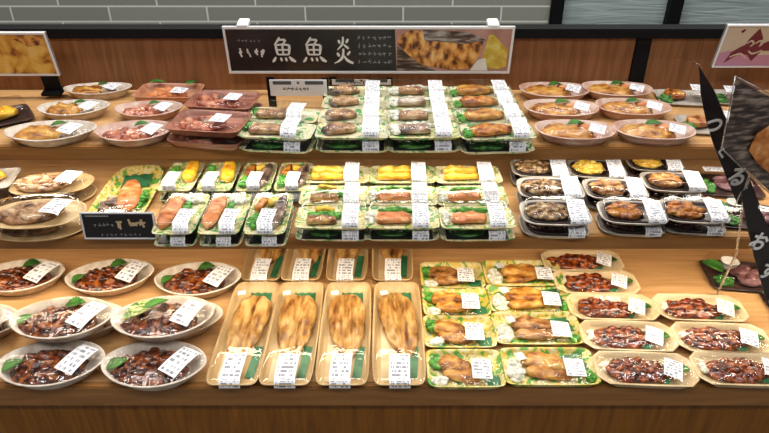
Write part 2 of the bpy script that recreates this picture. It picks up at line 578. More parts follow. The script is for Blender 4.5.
def heap(cx, cy, ax, ay, z0, h, n, size, seed, mat, name='pieces', flat=0.7):
    rnd = random.Random(seed)
    parts = []
    # an even bed below, then pieces heaped on it
    parts.append(lump((cx, cy, z0 + h * 0.2), (ax * 0.92, ay * 0.92, h * 0.5), seed, 0.12, 3))
    for i in range(n):
        t = rnd.uniform(0, 6.283)
        r = math.sqrt(rnd.random()) * 0.85
        x, y = cx + ax * r * math.cos(t), cy + ay * r * math.sin(t)
        s = size * rnd.uniform(0.7, 1.25)
        z = z0 + h * (0.75 - 0.5 * r * r) * rnd.uniform(0.7, 1.0)
        parts.append(lump((x, y, z), (s * rnd.uniform(0.8, 1.5), s * rnd.uniform(0.7, 1.1), s * flat), seed * 31 + i))
    V, Fc = merge(parts)
    return mesh(name, V, Fc, mat)


def fillet(cx, cy, L, W, H, rot, seed, mat, z0=0.003, kind='fillet', name='fish_fillet', bend=0.0):
    """A slab of fish along its local x: rounded back, flat belly, tapering ends."""
    nu, nv = 26, (32 if kind == 'butterfly' else 18)
    rings = []
    for i in range(nu):
        t = -1 + 2 * i / (nu - 1)
        tt = max(-0.995, min(0.995, t))
        if kind == 'fillet':
            w = (1 - abs(tt) ** 3.0) ** 0.6 * (1 - 0.18 * tt)
        elif kind == 'slice':
            w = (1 - abs(tt) ** 8) ** 0.5 * (1 - 0.10 * tt)
        elif kind == 'butterfly':
            w = (1 - abs(tt) ** 4) ** 0.6 * (1 - 0.22 * tt * tt - 0.24 * tt)
        else:
            w = (1 - abs(tt) ** 2.2) ** 0.6
        ring = []
        for j in range(nv):
            a = 2 * math.pi * j / nv
            c, s = math.cos(a), math.sin(a)
            y = math.copysign(abs(c) ** 0.75, c) * w * W / 2
            z = (math.copysign(abs(s) ** 0.8, s) * 0.5 + 0.5) * H * (0.35 + 0.65 * min(1, w))
            if kind == 'butterfly' and s > 0:
                q = abs(y) / (W / 2)
                z *= 0.12 + 1.05 * math.sin(min(1, q * 1.9) * math.pi * 0.58) - 0.35 * q * q
            x = t * L / 2 + bend * (1 - t * t) * y / W
            yy = y + bend * L * 0.25 * (1 - t * t)
            d = nz((x, yy, z), 55, seed) * 0.10 * H * 3 + nz((x, yy, z), 130, seed + 3) * 0.05 * H * 3
            if s > -0.2:
                z += d
            yy += nz((x, 0, a), 40, seed + 5) * 0.05 * W
            ring.append((x, yy, max(0, z)))
        rings.append(ring)
    V, Fc = loft(rings)
    c, s = math.cos(rot), math.sin(rot)
    V = [(cx + x * c - y * s, cy + x * s + y * c, z0 + z) for x, y, z in V]
    return mesh(name, V, Fc, mat)


def leaf(cx, cy, L, W, rot, z, mat='leaf_green', name='leaf_garnish', serr=0.12, tilt=0.0):
    V, Fc = [], []
    n = 15
    c, s = math.cos(rot), math.sin(rot)
    for layer in (0.0009, 0.0):
        for i in range(n):
            t = i / (n - 1)
            w = math.sin(math.pi * t ** 0.85) * W / 2 * (1 + serr * (1 if i % 2 else -1))
            for k in (-1, 0, 1):
                x, y = (t - 0.5) * L, k * w
                zz = z + layer + abs(k) * w * 0.35 + 0.12 * L * math.sin(t * 3) * 0.4 + tilt * (x + L / 2)
                V.append((cx + x * c - y * s, cy + x * s + y * c, zz))
    for i in range(n - 1):
        for k in range(2):
            a = i * 3 + k
            Fc.append((a, a + 3, a + 4, a + 1))
            b = n * 3 + a
            Fc.append((b, b + 1, b + 4, b + 3))
    for i in range(n - 1):
        for k in (0, 2):
            a = i * 3 + k
            b = n * 3 + a
            Fc.append((a, a + 3, b + 3, b))
    return mesh(name, V, Fc, mat)


def sheet(cx, cy, w, l, rot, z, mat, name='green_divider', teeth=True, th=0.0008):
    """A thin card lying in the tray with a saw-toothed end."""
    pts = [(-w / 2, -l / 2), (w / 2, -l / 2)]
    if teeth:
        k = 7
        for i in range(k):
            y = w / 2 - i * w / (k - 1)
            pts.append((y, l / 2 - (0.006 if i % 2 else 0.0)))
    else:
        pts += [(w / 2, l / 2), (-w / 2, l / 2)]
    c, s = math.cos(rot), math.sin(rot)
    P = [(cx + x * c - y * s, cy + x * s + y * c) for x, y in pts]
    V, Fc = loft([[(x, y, z) for x, y in P], [(x, y, z + th) for x, y in P]])
    return mesh(name, V, Fc, mat, False)


# ------------------------------------------------------------------ the setting
def struct(name, me):
    return add(name, me, None, kind='structure')


struct('floor', box_mesh('floor', (-3, -1.2, -0.02), (3, 2.6, 0.0), 'floor_vinyl', 0))
WY = 2.3
x_m = at_y(556, 12, WY).x
x_m2 = at_y(674, 12, WY).x
struct('wall_back', box_mesh('wall_back', (-3.0, WY, 0.0), (x_m - 0.02, WY + 0.1, 1.75), 'grey_tile', 0))
struct('wall_back_low', box_mesh('wall_back_low', (x_m - 0.02, WY, 0.0), (3.0, WY + 0.1, 0.93), 'black_metal', 0))
for n_, (xa, xb) in enumerate(((x_m + 0.022, x_m2 - 0.022), (x_m2 + 0.022, 1.9))):
    w_ = add('window_%d' % (n_ + 1), box_mesh('pane', (xa, WY + 0.02, 0.93), (xb, WY + 0.03, 1.75), 'teal_glass', 0), None, kind='structure')
    add('window_frame', box_mesh('window_frame', (xa - 0.044, WY - 0.015, 0.93), (xa, WY + 0.06, 1.75), 'black_metal', 0.002), w_)

# the stepped display case
case = add('display_case', None, None, label='three tier stepped wooden display case filled with rows of packed food trays', category='display case')


def shelf(name, y0, y1, z, lip):
    s = add(name, box_mesh(name, (-XW, y0 + 0.016, z - 0.016), (XW, y1 - 0.002, z), 'shelf_wood', 0.001), case)
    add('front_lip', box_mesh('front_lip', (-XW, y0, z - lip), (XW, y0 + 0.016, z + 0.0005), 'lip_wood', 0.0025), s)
    return s


shelf('bottom_shelf', Y_BOT, PY, Z_BOT, 0.055)
s2 = shelf('middle_shelf', Y_MID, PY, Z_MID, 0.031)
s3 = shelf('top_shelf', Y_TOP, PY, Z_TOP, 0.031)
for sh, y, z in ((s2, Y_MID, Z_MID), (s3, Y_TOP, Z_TOP)):
    add('led_channel', box_mesh('led_channel', (-XW, y + 0.03, z - 0.026), (XW, y + 0.06, z - 0.016), 'aluminium', 0.001), sh)
add('base_panel', box_mesh('base_panel', (-XW, Y_BOT + 0.012, 0.0), (XW, Y_BOT + 0.035, Z_BOT - 0.016), 'base_wood', 0.001), case)
xp = at_y(640, 60, PY).x
zr0, zr1 = at_y(384, 37.5, PY).z, at_y(384, 28, PY).z
add('back_panel', box_mesh('back_panel', (-XW, PY, 0.0), (xp - 0.021, PY + 0.02, zr0), 'back_wood', 0.001), case)
add('back_panel', box_mesh('back_panel', (xp + 0.021, PY, 0.0), (XW, PY + 0.02, zr0), 'back_wood', 0.001), case)
add('post', box_mesh('post', (xp - 0.02, PY - 0.004, 0.0), (xp + 0.02, PY + 0.03, zr0), 'black_metal', 0.001), case)
add('top_rail', box_mesh('top_rail', (-XW, PY - 0.012, zr0), (XW, PY + 0.04, zr1), 'black_metal', 0.002), case)
for sx_ in (-1, 1):
    add('side_panel', box_mesh('side_panel', (sx_ * XW - 0.012, Y_BOT + 0.04, 0.0), (sx_ * XW + 0.012, PY, zr0), 'back_wood', 0.002), case)

# ------------------------------------------------------------------ packs
RNG = random.Random(5)
PROTO = {}


def D2(x):
    return math.radians(x)


def build_pack(kind, var):
    """-> (list of (part name, mesh, props)), reference height for placing, stack pitch."""
    sd = var * 17 + sum(map(ord, kind))
    R = random.Random(sd)
    P = []

    def part(n, me, **pr):
        P.append((n, me, pr))

    if kind in ('boat_chicken', 'boat_chicken_bamboo', 'boat_chicken_pale', 'boat_chicken_low'):
        a, b, h = 0.110, 0.066, 0.031
        part('tray', tray_mesh('lens', a, b, h, 'boat_white', 0.74, 0.003, 0.004))
        part('chicken_pieces', heap(-0.012, 0.002, 0.088, 0.056, 0.004, 0.022 if kind[-3:] == 'low' else 0.035, 60, 0.0105, sd, 'glazed_chicken'), kind='stuff')
        f = Film('lens', a, b, h, 0.003 if kind[-3:] == 'low' else 0.012, 'dome', 0.004)
        if kind == 'boat_chicken_pale':
            part('radish_shreds', heap(-0.01, -0.024, 0.04, 0.012, 0.012, 0.016, 7, 0.008, sd, 'radish_white'), kind='stuff')
        if kind == 'boat_chicken_bamboo':
            part('bamboo_leaf_garnish', leaf(-0.048, 0.014, 0.090, 0.042, D2(35), 0.037, 'bamboo_print', 'bamboo_leaf_garnish', 0.0))
            part('leaf_garnish', leaf(-0.020, 0.028, 0.058, 0.026, D2(25), 0.041))
        elif kind != 'boat_chicken_low':
            sgn = -1 if var % 2 else 1
            part('leaf_garnish', leaf(0.012 if sgn > 0 else -0.078, 0.044 if sgn > 0 else -0.006, 0.046, 0.032, D2(10 if sgn > 0 else 40), 0.028, tilt=0.05))
            if sgn > 0:
                part('leaf_garnish', leaf(-0.080, -0.004, 0.040, 0.024, D2(55), 0.029, 'leaf_green', 'leaf_garnish'))
        part('price_label', f.label(0.056, -0.001, 0.044, 0.080, D2(-24)))
        part('cover_film', f.mesh('cling_film'))
        return P, h + 0.002, 0.038
    if kind == 'boat_fish_pink':
        a, b, h = 0.092, 0.056, 0.026
        part('tray', tray_mesh('oval', a, b, h, 'boat_pink', 0.76, 0.003, 0.003))
        part('fish_fillet', fillet(-0.016, -0.006, 0.132, 0.066, 0.024, D2(-6), sd, 'golden_fish', 0.006))
        f = Film('oval', a, b, h, 0.010, 'dome', 0.003)
        part('leaf_garnish', leaf(0.010, 0.036, 0.045, 0.026, D2(10), 0.024))
        part('pickle', fillet(0.035, 0.026, 0.05, 0.020, 0.014, D2(-25), sd + 1, 'salmon', 0.012, 'fillet', 'pickle'))
        part('price_label', f.label(0.050, -0.010, 0.036, 0.050, D2(-20)))
        part('cover_film', f.mesh('cling_film'))
        return P, h, 0.034
    if kind in ('boat_fish_tan', 'boat_red'):
        a, b, h = 0.096, 0.052, 0.024
        red = kind == 'boat_red'
        part('tray', tray_mesh('lens', a, b, h, 'boat_pink' if red else 'boat_white', 0.74, 0.003, 0.004))
        if red:
            part('fish_pieces', heap(-0.012, 0, 0.070, 0.042, 0.004, 0.024, 28, 0.011, sd, 'red_simmered'), kind='stuff')
        else:
            part('fish_fillet', fillet(-0.028, 0.0, 0.104, 0.068, 0.022, D2(8), sd, 'golden_fish', 0.005))
            part('simmered_vegetable', heap(0.022, 0.01, 0.022, 0.022, 0.004, 0.018, 6, 0.009, sd, 'grey_fish'), kind='stuff')
        f = Film('lens', a, b, h, 0.010, 'dome', 0.004)
        part('leaf_garnish', leaf(0.008, 0.028, 0.036, 0.022, D2(20), 0.024))
        part('price_label', f.label(0.045, -0.008, 0.036, 0.046, D2(-22)))
        part('cover_film', f.mesh('cling_film'))
        return P, h, 0.032
    if kind == 'rect_orange':
        a, b, h = 0.084, 0.060, 0.02
        part('tray', tray_mesh('rect', a, b, h, 'orange_wood_tray', 0.86, 0.003))
        part('fish_pieces', heap(-0.008, -0.002, 0.062, 0.044, 0.004, 0.018, 26, 0.011, sd, 'salmon'), kind='stuff')
        f = Film('rect', a, b, h, 0.007, 'dome')
        part('leaf_garnish', leaf(-0.045, 0.046, 0.045, 0.022, D2(15), 0.026))
        part('leaf_garnish', leaf(0.052, 0.044, 0.036, 0.024, D2(60), 0.026))
        part('price_label', f.label(0.034, -0.018, 0.038, 0.042, D2(-8)))
        part('cover_film', f.mesh('cling_film'))
        return P, h, 0.03
    if kind == 'rect_red':
        a, b, h = 0.082, 0.058, 0.018
        part('tray', tray_mesh('rect', a, b, h, 'red_wood_tray', 0.86, 0.003))
        part('simmered_fish', heap(-0.016, 0.0, 0.056, 0.044, 0.004, 0.016, 20, 0.011, sd, 'red_simmered'), kind='stuff')
        part('simmered_vegetable', heap(-0.005, 0.004, 0.02, 0.028, 0.006, 0.016, 6, 0.009, sd, 'grey_fish'), kind='stuff')
        f = Film('rect', a, b, h, 0.010, 'lid')
        part('price_label', f.label(0.030, -0.010, 0.036, 0.044, D2(-4)))
        part('cover_film', f.mesh('clear_lid'))
        return P, h + 0.008, 0.029
    if kind == 'long_fish':
        a, b, h = 0.0555, 0.175, 0.022
        part('tray', tray_mesh('rect', a, b, h, 'tan_wood_tray', 0.88, 0.003))
        part('fish_fillet', fillet(0.002 * (var - 1), 0.020 + 0.004 * var, 0.235, 0.082, 0.018, D2(270 - 4 + 4 * var), sd, 'grilled_fish', 0.004, 'butterfly'))
        part('green_divider', sheet(0.033, -0.09, 0.018, 0.10, D2(-4), 0.0045, 'divider_green'))
        part('green_divider', sheet(0.010, 0.132, 0.052, 0.05, D2(2), 0.0045, 'divider_green'))
        part('paper_liner', sheet(-0.014, -0.02, 0.05, 0.26, 0, 0.0031, 'pale_wood_tray', 'paper_liner', False))
        f = Film('rect', a, b, h, 0.006, 'lid')
        part('maker_sticker', f.label(-0.032, 0.122, 0.018, 0.016, D2(10)))
        part('price_label', f.label(-0.003 + 0.004 * (var % 2), -0.128, 0.044, 0.070, D2(-2), 0.014))
        part('cover_film', f.mesh('clear_lid'))
        return P, h + 0.003, 0.03
    if kind in ('fried_small', 'fried_wide', 'fried_wide_brown', 'fried_small_brown'):
        wide = 'wide' in kind
        a, b, h = (0.098 if wide else 0.079), 0.0545, 0.016
        part('tray', tray_mesh('rect', a, b, h, 'yellow_tray', 0.88, 0.003))
        mt = 'browned_fish' if 'brown' in kind else 'golden_fish'
        f = Film('rect', a, b, h, 0.008, 'dome')
        if wide:
            part('radish_shreds', heap(-0.072, -0.008, 0.020, 0.036, 0.004, 0.014, 12, 0.008, sd, 'radish_white'), kind='stuff')
            part('fish_fillet', fillet(-0.004, 0.012, 0.105, 0.046, 0.02, D2(-14 + 8 * var), sd, mt, 0.004))
            part('fish_fillet', fillet(-0.002, -0.018, 0.100, 0.034, 0.016, D2(-10 + 8 * var), sd + 4, mt, 0.004))
            part('green_divider', sheet(0.062, 0.02, 0.05, 0.05, D2(-80), 0.006, 'divider_green'))
            part('parsley', heap(0.082, -0.03, 0.012, 0.016, 0.006, 0.014, 8, 0.006, sd, 'parsley_green', 'parsley'), kind='stuff')
            part('maker_sticker', f.label(-0.058, 0.022, 0.018, 0.024, D2(15)))
            part('price_label', f.label(0.052, -0.012, 0.042, 0.05, D2(-3)))
        else:
            part('parsley', heap(-0.060, 0.022, 0.014, 0.022, 0.006, 0.016, 10, 0.007, sd, 'parsley_green', 'parsley'), kind='stuff')
            part('radish_shreds', heap(-0.055, -0.030, 0.018, 0.016, 0.004, 0.012, 8, 0.007, sd, 'radish_white'), kind='stuff')
            part('fish_fillet', fillet(-0.020, 0.010, 0.085, 0.042, 0.02, D2(-22 + 8 * var), sd, mt, 0.004))
            part('fish_fillet', fillet(-0.010, -0.018, 0.080, 0.036, 0.016, D2(-20 + 8 * var), sd + 4, mt, 0.004))
            part('green_divider', sheet(0.062, -0.03, 0.03, 0.04, D2(-80), 0.006, 'divider_green'))
            part('price_label', f.label(0.034, -0.010, 0.042, 0.056, D2(-2)))
        part('cover_film', f.mesh('cling_film'))
        return P, h + 0.004, 0.03
    if kind in ('braised', 'braised_pale'):
        a, b, h = 0.101, 0.0475, 0.020
        part('tray', tray_mesh('oct', a, b, h, 'pale_wood_tray', 0.80, 0.004))
        part('braised_meat', heap(-0.012, 0.001, 0.076, 0.037, 0.004, 0.026, 44, 0.0095, sd, 'sauced_meat'), kind='stuff')
        if kind == 'braised_pale':
            part('radish_shreds', heap(0.0, 0.024, 0.034, 0.010, 0.014, 0.014, 8, 0.008, sd, 'radish_white'), kind='stuff')
        else:
            part('radish_shreds', heap(-0.076, 0.008, 0.010, 0.014, 0.004, 0.014, 5, 0.007, sd, 'radish_white'), kind='stuff')
        f = Film('oct', a, b, h, 0.012, 'dome')
        part('leaf_garnish', leaf(0.082, 0.004, 0.026, 0.026, D2(40), 0.018))
        part('green_divider', sheet(0.035, -0.018, 0.03, 0.03, D2(-30), 0.012, 'divider_green'))
        part('price_label', f.label(0.056, -0.006, 0.038, 0.054, D2(-18)))
        part('cover_film', f.mesh('cling_film'))
        return P, h + 0.003, 0.033
    if kind.startswith('tv_') and kind != 'tv_low':                       # upright narrow packs of the middle shelf
        a, b, h = 0.051, 0.086, 0.007
        part('tray', tray_mesh('rect', a, b, h, 'pale_print_tray', 0.92, 0.002))
        f = Film('rect', a, b, h, 0.021, 'lid')
        if kind == 'tv_salmon':
            part('salmon_fillet', fillet(-0.026, 0.004, 0.140, 0.042, 0.018, D2(86), sd, 'salmon', 0.004, 'fillet', 'salmon_fillet'))
            part('parsley', heap(0.006, 0.0, 0.010, 0.060, 0.004, 0.013, 16, 0.006, sd, 'parsley_green', 'parsley'), kind='stuff')
            part('radish_shreds', heap(0.018, 0.058, 0.024, 0.016, 0.004, 0.012, 8, 0.008, sd, 'radish_white'), kind='stuff')
        elif kind == 'tv_pumpkin':
            part('pumpkin_slice', fillet(0.024, 0.020, 0.110, 0.040, 0.020, D2(94), sd, 'pumpkin', 0.004, 'slice', 'pumpkin_slice'))
            part('parsley', heap(-0.032, 0.02, 0.012, 0.05, 0.004, 0.013, 14, 0.006, sd, 'parsley_green', 'parsley'), kind='stuff')
        else:
            part('mackerel_fillet', fillet(0.024, 0.004, 0.140, 0.036, 0.016, D2(86), sd, 'mackerel_skin', 0.004, 'fillet', 'mackerel_fillet'))
            part('egg_slice', fillet(0.004, 0.040, 0.03, 0.02, 0.016, D2(10), sd, 'egg_yellow', 0.005, 'slice', 'egg_slice'))
            part('parsley', heap(-0.032, -0.034, 0.013, 0.034, 0.004, 0.014, 14, 0.006, sd, 'parsley_green', 'parsley'), kind='stuff')
            part('vegetable_slice', fillet(-0.026, 0.036, 0.06, 0.022, 0.013, D2(75), sd + 2, 'fried_orange', 0.004, 'slice', 'vegetable_slice'))
        part('price_label', f.label({'tv_salmon': 0.024, 'tv_pumpkin': -0.012}.get(kind, 0.004), -0.050, 0.038, 0.056, D2(-4), 0.012))
        part('cover_film', f.mesh('clear_lid'))
        return P, h + 0.015, 0.0300
    if kind == 'leaf_salmon':
        a, b, h = 0.064, 0.150, 0.014
        part('tray', tray_mesh('round', a, b, h, 'yellow_tray', 0.86, 0.004))
        part('salmon_fillet', fillet(0.006, 0.005, 0.150, 0.052, 0.018, D2(100), sd, 'salmon', 0.004, 'fillet', 'salmon_fillet'))
        part('green_divider', sheet(0.0, 0.085, 0.07, 0.07, D2(6), 0.005, 'divider_green'))
        part('mushroom_pieces', heap(-0.030, -0.040, 0.020, 0.040, 0.004, 0.016, 10, 0.009, sd, 'grey_fish'), kind='stuff')
        part('parsley', heap(0.040, -0.01, 0.009, 0.05, 0.004, 0.012, 12, 0.006, sd, 'parsley_green', 'parsley'), kind='stuff')
        f = Film('round', a, b, h, 0.009, 'dome')
        part('price_label', f.label(0.0, -0.108, 0.044, 0.05, D2(-4)))
        part('cover_film', f.mesh('cling_film'))
        return P, h + 0.006, 0.03
    if kind == 'tan_pack':
        a, b, h = 0.100, 0.062, 0.008
        part('tray', tray_mesh('oval', a, b, h, 'tan_wood_tray', 0.90, 0.003))
        part('simmered_pieces', heap(-0.018, 0.0, 0.074, 0.046, 0.004, 0.020, 34, 0.0115, sd, 'tan_simmered'), kind='stuff')
        f = Film('oval', a, b, h, 0.022, 'lid')
        part('price_label', f.label(0.050, -0.012, 0.046, 0.060, D2(-14)))
        part('cover_film', f.mesh('clear_lid'))
        return P, h + 0.018, 0.031
    if kind.startswith('bx_') and kind != 'bx_low':                       # printed rectangular packs
        a, b, h = 0.080, 0.0475, 0.007
        part('tray', tray_mesh('rect', a, b, h, 'printed_tray' if kind in ('bx_grey', 'bx_shrimp', 'bx_pale') else 'pale_print_tray', 0.92, 0.002))
        f = Film('rect', a, b, h, 0.021, 'lid')
        lx = 0.040
        if kind == 'bx_salmon':
            part('salmon_slice', fillet(-0.018, -0.012, 0.078, 0.036, 0.017, D2(-2 + 2 * var), sd, 'salmon', 0.004, 'slice', 'salmon_slice'))
            part('parsley', heap(-0.010, 0.028, 0.045, 0.007, 0.004, 0.013, 14, 0.006, sd, 'parsley_green', 'parsley'), kind='stuff')
            part('radish_shreds', heap(-0.068, 0.0, 0.009, 0.034, 0.004, 0.010, 10, 0.006, sd, 'radish_white'), kind='stuff')
        elif kind == 'bx_egg':
            part('egg_roll', fillet(-0.018, 0.012, 0.085, 0.026, 0.018, D2(0), sd, 'egg_yellow', 0.004, 'slice', 'egg_roll'))
            part('salmon_slice', fillet(-0.018, -0.020, 0.085, 0.024, 0.016, D2(1), sd, 'pumpkin', 0.004, 'slice', 'salmon_slice'))
        elif kind == 'bx_green':
            part('fish_slice', fillet(-0.024, -0.020, 0.066, 0.026, 0.016, D2(2), sd, 'browned_fish', 0.004, 'slice', 'fish_slice'))
            part('egg_slice', fillet(-0.020, 0.026, 0.045, 0.016, 0.016, D2(0), sd, 'egg_yellow', 0.004, 'slice', 'egg_slice'))
            part('parsley', heap(-0.016, 0.006, 0.046, 0.013, 0.004, 0.014, 18, 0.007, sd, 'parsley_green', 'parsley'), kind='stuff')
        elif kind == 'bx_pale':
            part('fish_slice', fillet(-0.018, -0.004, 0.092, 0.044, 0.015, D2(3), sd, 'tan_simmered', 0.004, 'slice', 'fish_slice'))
            part('parsley', heap(-0.066, 0.012, 0.010, 0.018, 0.004, 0.012, 8, 0.006, sd, 'parsley_green', 'parsley'), kind='stuff')
            lx = 0.034
        elif kind == 'bx_grey':
            part('fish_slice', fillet(-0.028, 0.002, 0.070, 0.054, 0.016, D2(4), sd, 'tan_simmered', 0.004, 'fillet', 'fish_slice'))
            part('simmered_vegetable', heap(-0.052, -0.006, 0.016, 0.026, 0.004, 0.014, 9, 0.008, sd, 'mackerel_skin'), kind='stuff')
        elif kind == 'bx_white':
            part('radish_shreds', heap(-0.01, 0.030, 0.05, 0.008, 0.004, 0.012, 12, 0.006, sd + 1, 'radish_white'), kind='stuff')
            part('fish_slice', fillet(-0.020, -0.006, 0.070, 0.040, 0.016, D2(2), sd, 'tan_simmered' if var % 2 else 'grey_fish', 0.004, 'slice', 'fish_slice'))
            part('radish_shreds', heap(-0.062, 0.004, 0.014, 0.032, 0.004, 0.012, 10, 0.007, sd, 'radish_white'), kind='stuff')
        else:
            part('fried_fish', fillet(-0.014, -0.002, 0.098, 0.056, 0.017, D2(6), sd, 'fried_orange' if var % 2 else 'golden_fish', 0.004, 'fillet', 'fried_fish'))
            part('parsley', heap(-0.066, -0.012, 0.010, 0.022, 0.004, 0.012, 8, 0.006, sd, 'parsley_green', 'parsley'), kind='stuff')
            lx = 0.046
        part('price_label', f.label(lx, -0.004, 0.035, 0.050, D2(-2), 0.011))
        part('cover_film', f.mesh('clear_lid'))
        return P, h + 0.014, 0.0300
    if kind.endswith('_low'):                       # packs mostly hidden under the pack on top of them
        shp, a, b, h, t = {'bx': ('rect', 0.080, 0.0475, 0.007, 0.021), 'tv': ('rect', 0.051, 0.086, 0.007, 0.021), 'ov': ('round', 0.073, 0.056, 0.010, 0.019)}[kind[:2]]
        part('tray', tray_mesh(shp, a, b, h, 'white_tray' if kind[:2] == 'ov' else 'printed_tray', 0.9, 0.002))
        f = Film(shp, a, b, h, t, 'lid')
        if kind[:2] == 'ov':
            part('dark_cup', tray_mesh('oval', a * .86, b * .86, 0.012, 'dark_tray', 0.9, 0.001))
            part('fried_pieces', heap(-0.012, 0, 0.046, 0.036, 0.006, 0.014, 9, 0.010, sd, 'glazed_chicken'), kind='stuff')
        else:
            part('shade_sheet', sheet(0, 0, a * 1.7, b * 1.7, 0, 0.0035, 'sign_black', 'shade_sheet', False))  # black sheet added to paint the shade under the upper pack
            part('salad_leaves', heap(-a * .25, -b * .2, a * .55, b * .55, 0.004, 0.011, 14, 0.008, sd, 'leaf_green'), kind='stuff')
        part('price_label', f.label(0.012 if kind[:2] == 'tv' else 0.040, -0.004 if kind[:2] != 'tv' else -0.048, 0.036, 0.056, D2(-2), 0.014))
        part('cover_film', f.mesh('clear_lid'))
        return P, h + 0.014, {'ov': 0.0305}.get(kind[:2], 0.030)
    if kind.startswith('ov_'):                       # rounded deli packs on the right of the middle shelf
        a, b, h = 0.073, 0.056, 0.010
        part('tray', tray_mesh('round', a, b, h, 'white_tray', 0.86, 0.004))
        f = Film('round', a, b, h, 0.019, 'lid')
        mt = {'ov_noodle': 'mixed_noodle', 'ov_fried': 'fried_orange', 'ov_brown': 'browned_fish', 'ov_yellow': 'egg_yellow', 'ov_pale': 'mixed_noodle'}[kind]
        nm = 'noodle_salad' if mt == 'mixed_noodle' else 'fried_pieces'
        part('dark_cup', tray_mesh('round', a * 0.86, b * 0.86, 0.0105, 'dark_tray', 0.9, 0.001))
        part(nm, heap(-0.018, 0.0, 0.044 if nm == 'fried_pieces' else 0.054, 0.040, 0.006, 0.022, 24, 0.0095, sd, mt, nm), kind='stuff')
        part('price_label', f.label(0.042, -0.004, 0.040, 0.060, D2(-5), 0.010))
        part('cover_film', f.mesh('clear_lid'))
        return P, h + 0.013, 0.0305
    if kind in ('clear_mixed', 'clear_mauve', 'clear_leafy'):
        a, b, h = 0.072, 0.055, 0.008
        part('tray', tray_mesh('rect', a, b, h, 'white_tray' if kind == 'clear_mixed' and var != 4 else 'dark_tray', 0.9, 0.003))
        f = Film('rect', a, b, h, 0.026, 'lid')
        if kind == 'clear_mixed':
            part('yellow_slice' if var in (2, 4) else 'fried_fish', fillet(0.020 if var in (2, 4) else -0.026, 0.004, 0.06, 0.05, 0.02, D2(20), sd, 'pumpkin' if var in (2, 4) else 'fried_orange', 0.004, 'fillet', 'fried_fish'))
            part('salad_leaves', heap(-0.055, -0.02, 0.016, 0.03, 0.004, 0.014, 22, 0.006, sd, 'leaf_green'), kind='stuff')
            part('price_label', f.label(-0.028 if var in (2, 4) else 0.032, -0.02 if var in (2, 4) else 0, 0.046, 0.05, D2(-6)))
        elif kind == 'clear_mauve':
            part('sliced_meat', heap(0.012, 0.006, 0.048, 0.038, 0.004, 0.022, 10, 0.015, sd, 'meat_mauve'), kind='stuff')
            part('salad_leaves', heap(-0.050, -0.012, 0.016, 0.034, 0.004, 0.014, 22, 0.006, sd, 'leaf_green'), kind='stuff')
            part('price_label', f.label(-0.030, 0.030, 0.050, 0.026, D2(0)))
        else:
            part('sliced_meat', heap(0.026, -0.006, 0.036, 0.030, 0.004, 0.022, 10, 0.014, sd, 'meat_mauve'), kind='stuff')
            part('leaf_garnish', leaf(-0.054, 0.024, 0.055, 0.036, D2(130), 0.012))
            part('sauce_cup', shifted(tray_mesh('oval', 0.019, 0.017, 0.020, 'white_cup', 0.8, 0.001), (-0.012, 0.036, 0.003)))
            part('salad_leaves', heap(-0.04, -0.026, 0.02, 0.02, 0.004, 0.014, 22, 0.006, sd, 'leaf_green'), kind='stuff')
        part('cover_film', f.mesh('clear_lid'))
        return P, h + 0.02, 0.036
    raise ValueError(kind)


NAMES = {'boat': 'boat_tray_pack', 'rect': 'wooden_tray_pack', 'long': 'grilled_fish_pack', 'fried': 'fried_fish_pack', 'braised': 'braised_meat_pack',
         'tv': 'upright_fish_pack', 'leaf': 'salmon_pack', 'tan': 'simmered_food_pack', 'bx': 'fish_slice_pack', 'ov': 'deli_pack', 'clear': 'clear_salad_pack'}


def pack(kind, px, py, zs, level, rot, var, label, group, scale=1.0, tilt=0.0, pivot=0.045, sx=1.0, sy=1.0):
    key = (kind, var)
    if key not in PROTO:
        PROTO[key] = build_pack(kind, var)
    parts, ref, pitch = PROTO[key]
    z = zs + 0.0006 + level * pitch * scale
    q = at(px, py, z + ref * scale)
    root = bpy.data.objects.new(NAMES[kind.split('_')[0]], None)
    COL.objects.link(root)
    root.empty_display_size = 0.03
    root.location = (q.x, q.y, z + pivot * math.sin(math.radians(tilt)))
    root.rotation_euler = (math.radians(-tilt), 0, math.radians(rot))
    root.scale = (scale * sx, scale * sy, scale)
    root['label'] = label
    root['category'] = 'food pack'
    root['group'] = group
    for n, me, pr in parts:
        o = bpy.data.objects.new(n, me)
        o.parent = root
        COL.objects.link(o)
        for k, v in pr.items():
            o[k] = v
    return root


def stack(kind, px, py, zs, levels, rot, var, label, group, scale=1.0, low_label=None, sx=1.0, sy=1.0):
    top = pack(kind, px, py, zs, levels - 1, rot, var, label, group, scale, 0, 0, sx, sy)
    for l in range(levels - 1):
        lk = kind[:2] + '_low' if kind[:3] in ('bx_', 'tv_', 'ov_') else kind
        o = pack(lk, px, py, zs, l, rot, var, low_label or ('lower pack under the ' + label), group, scale, 0, 0, sx, sy)
        o.location.x, o.location.y = top.location.x, top.location.y
    return top


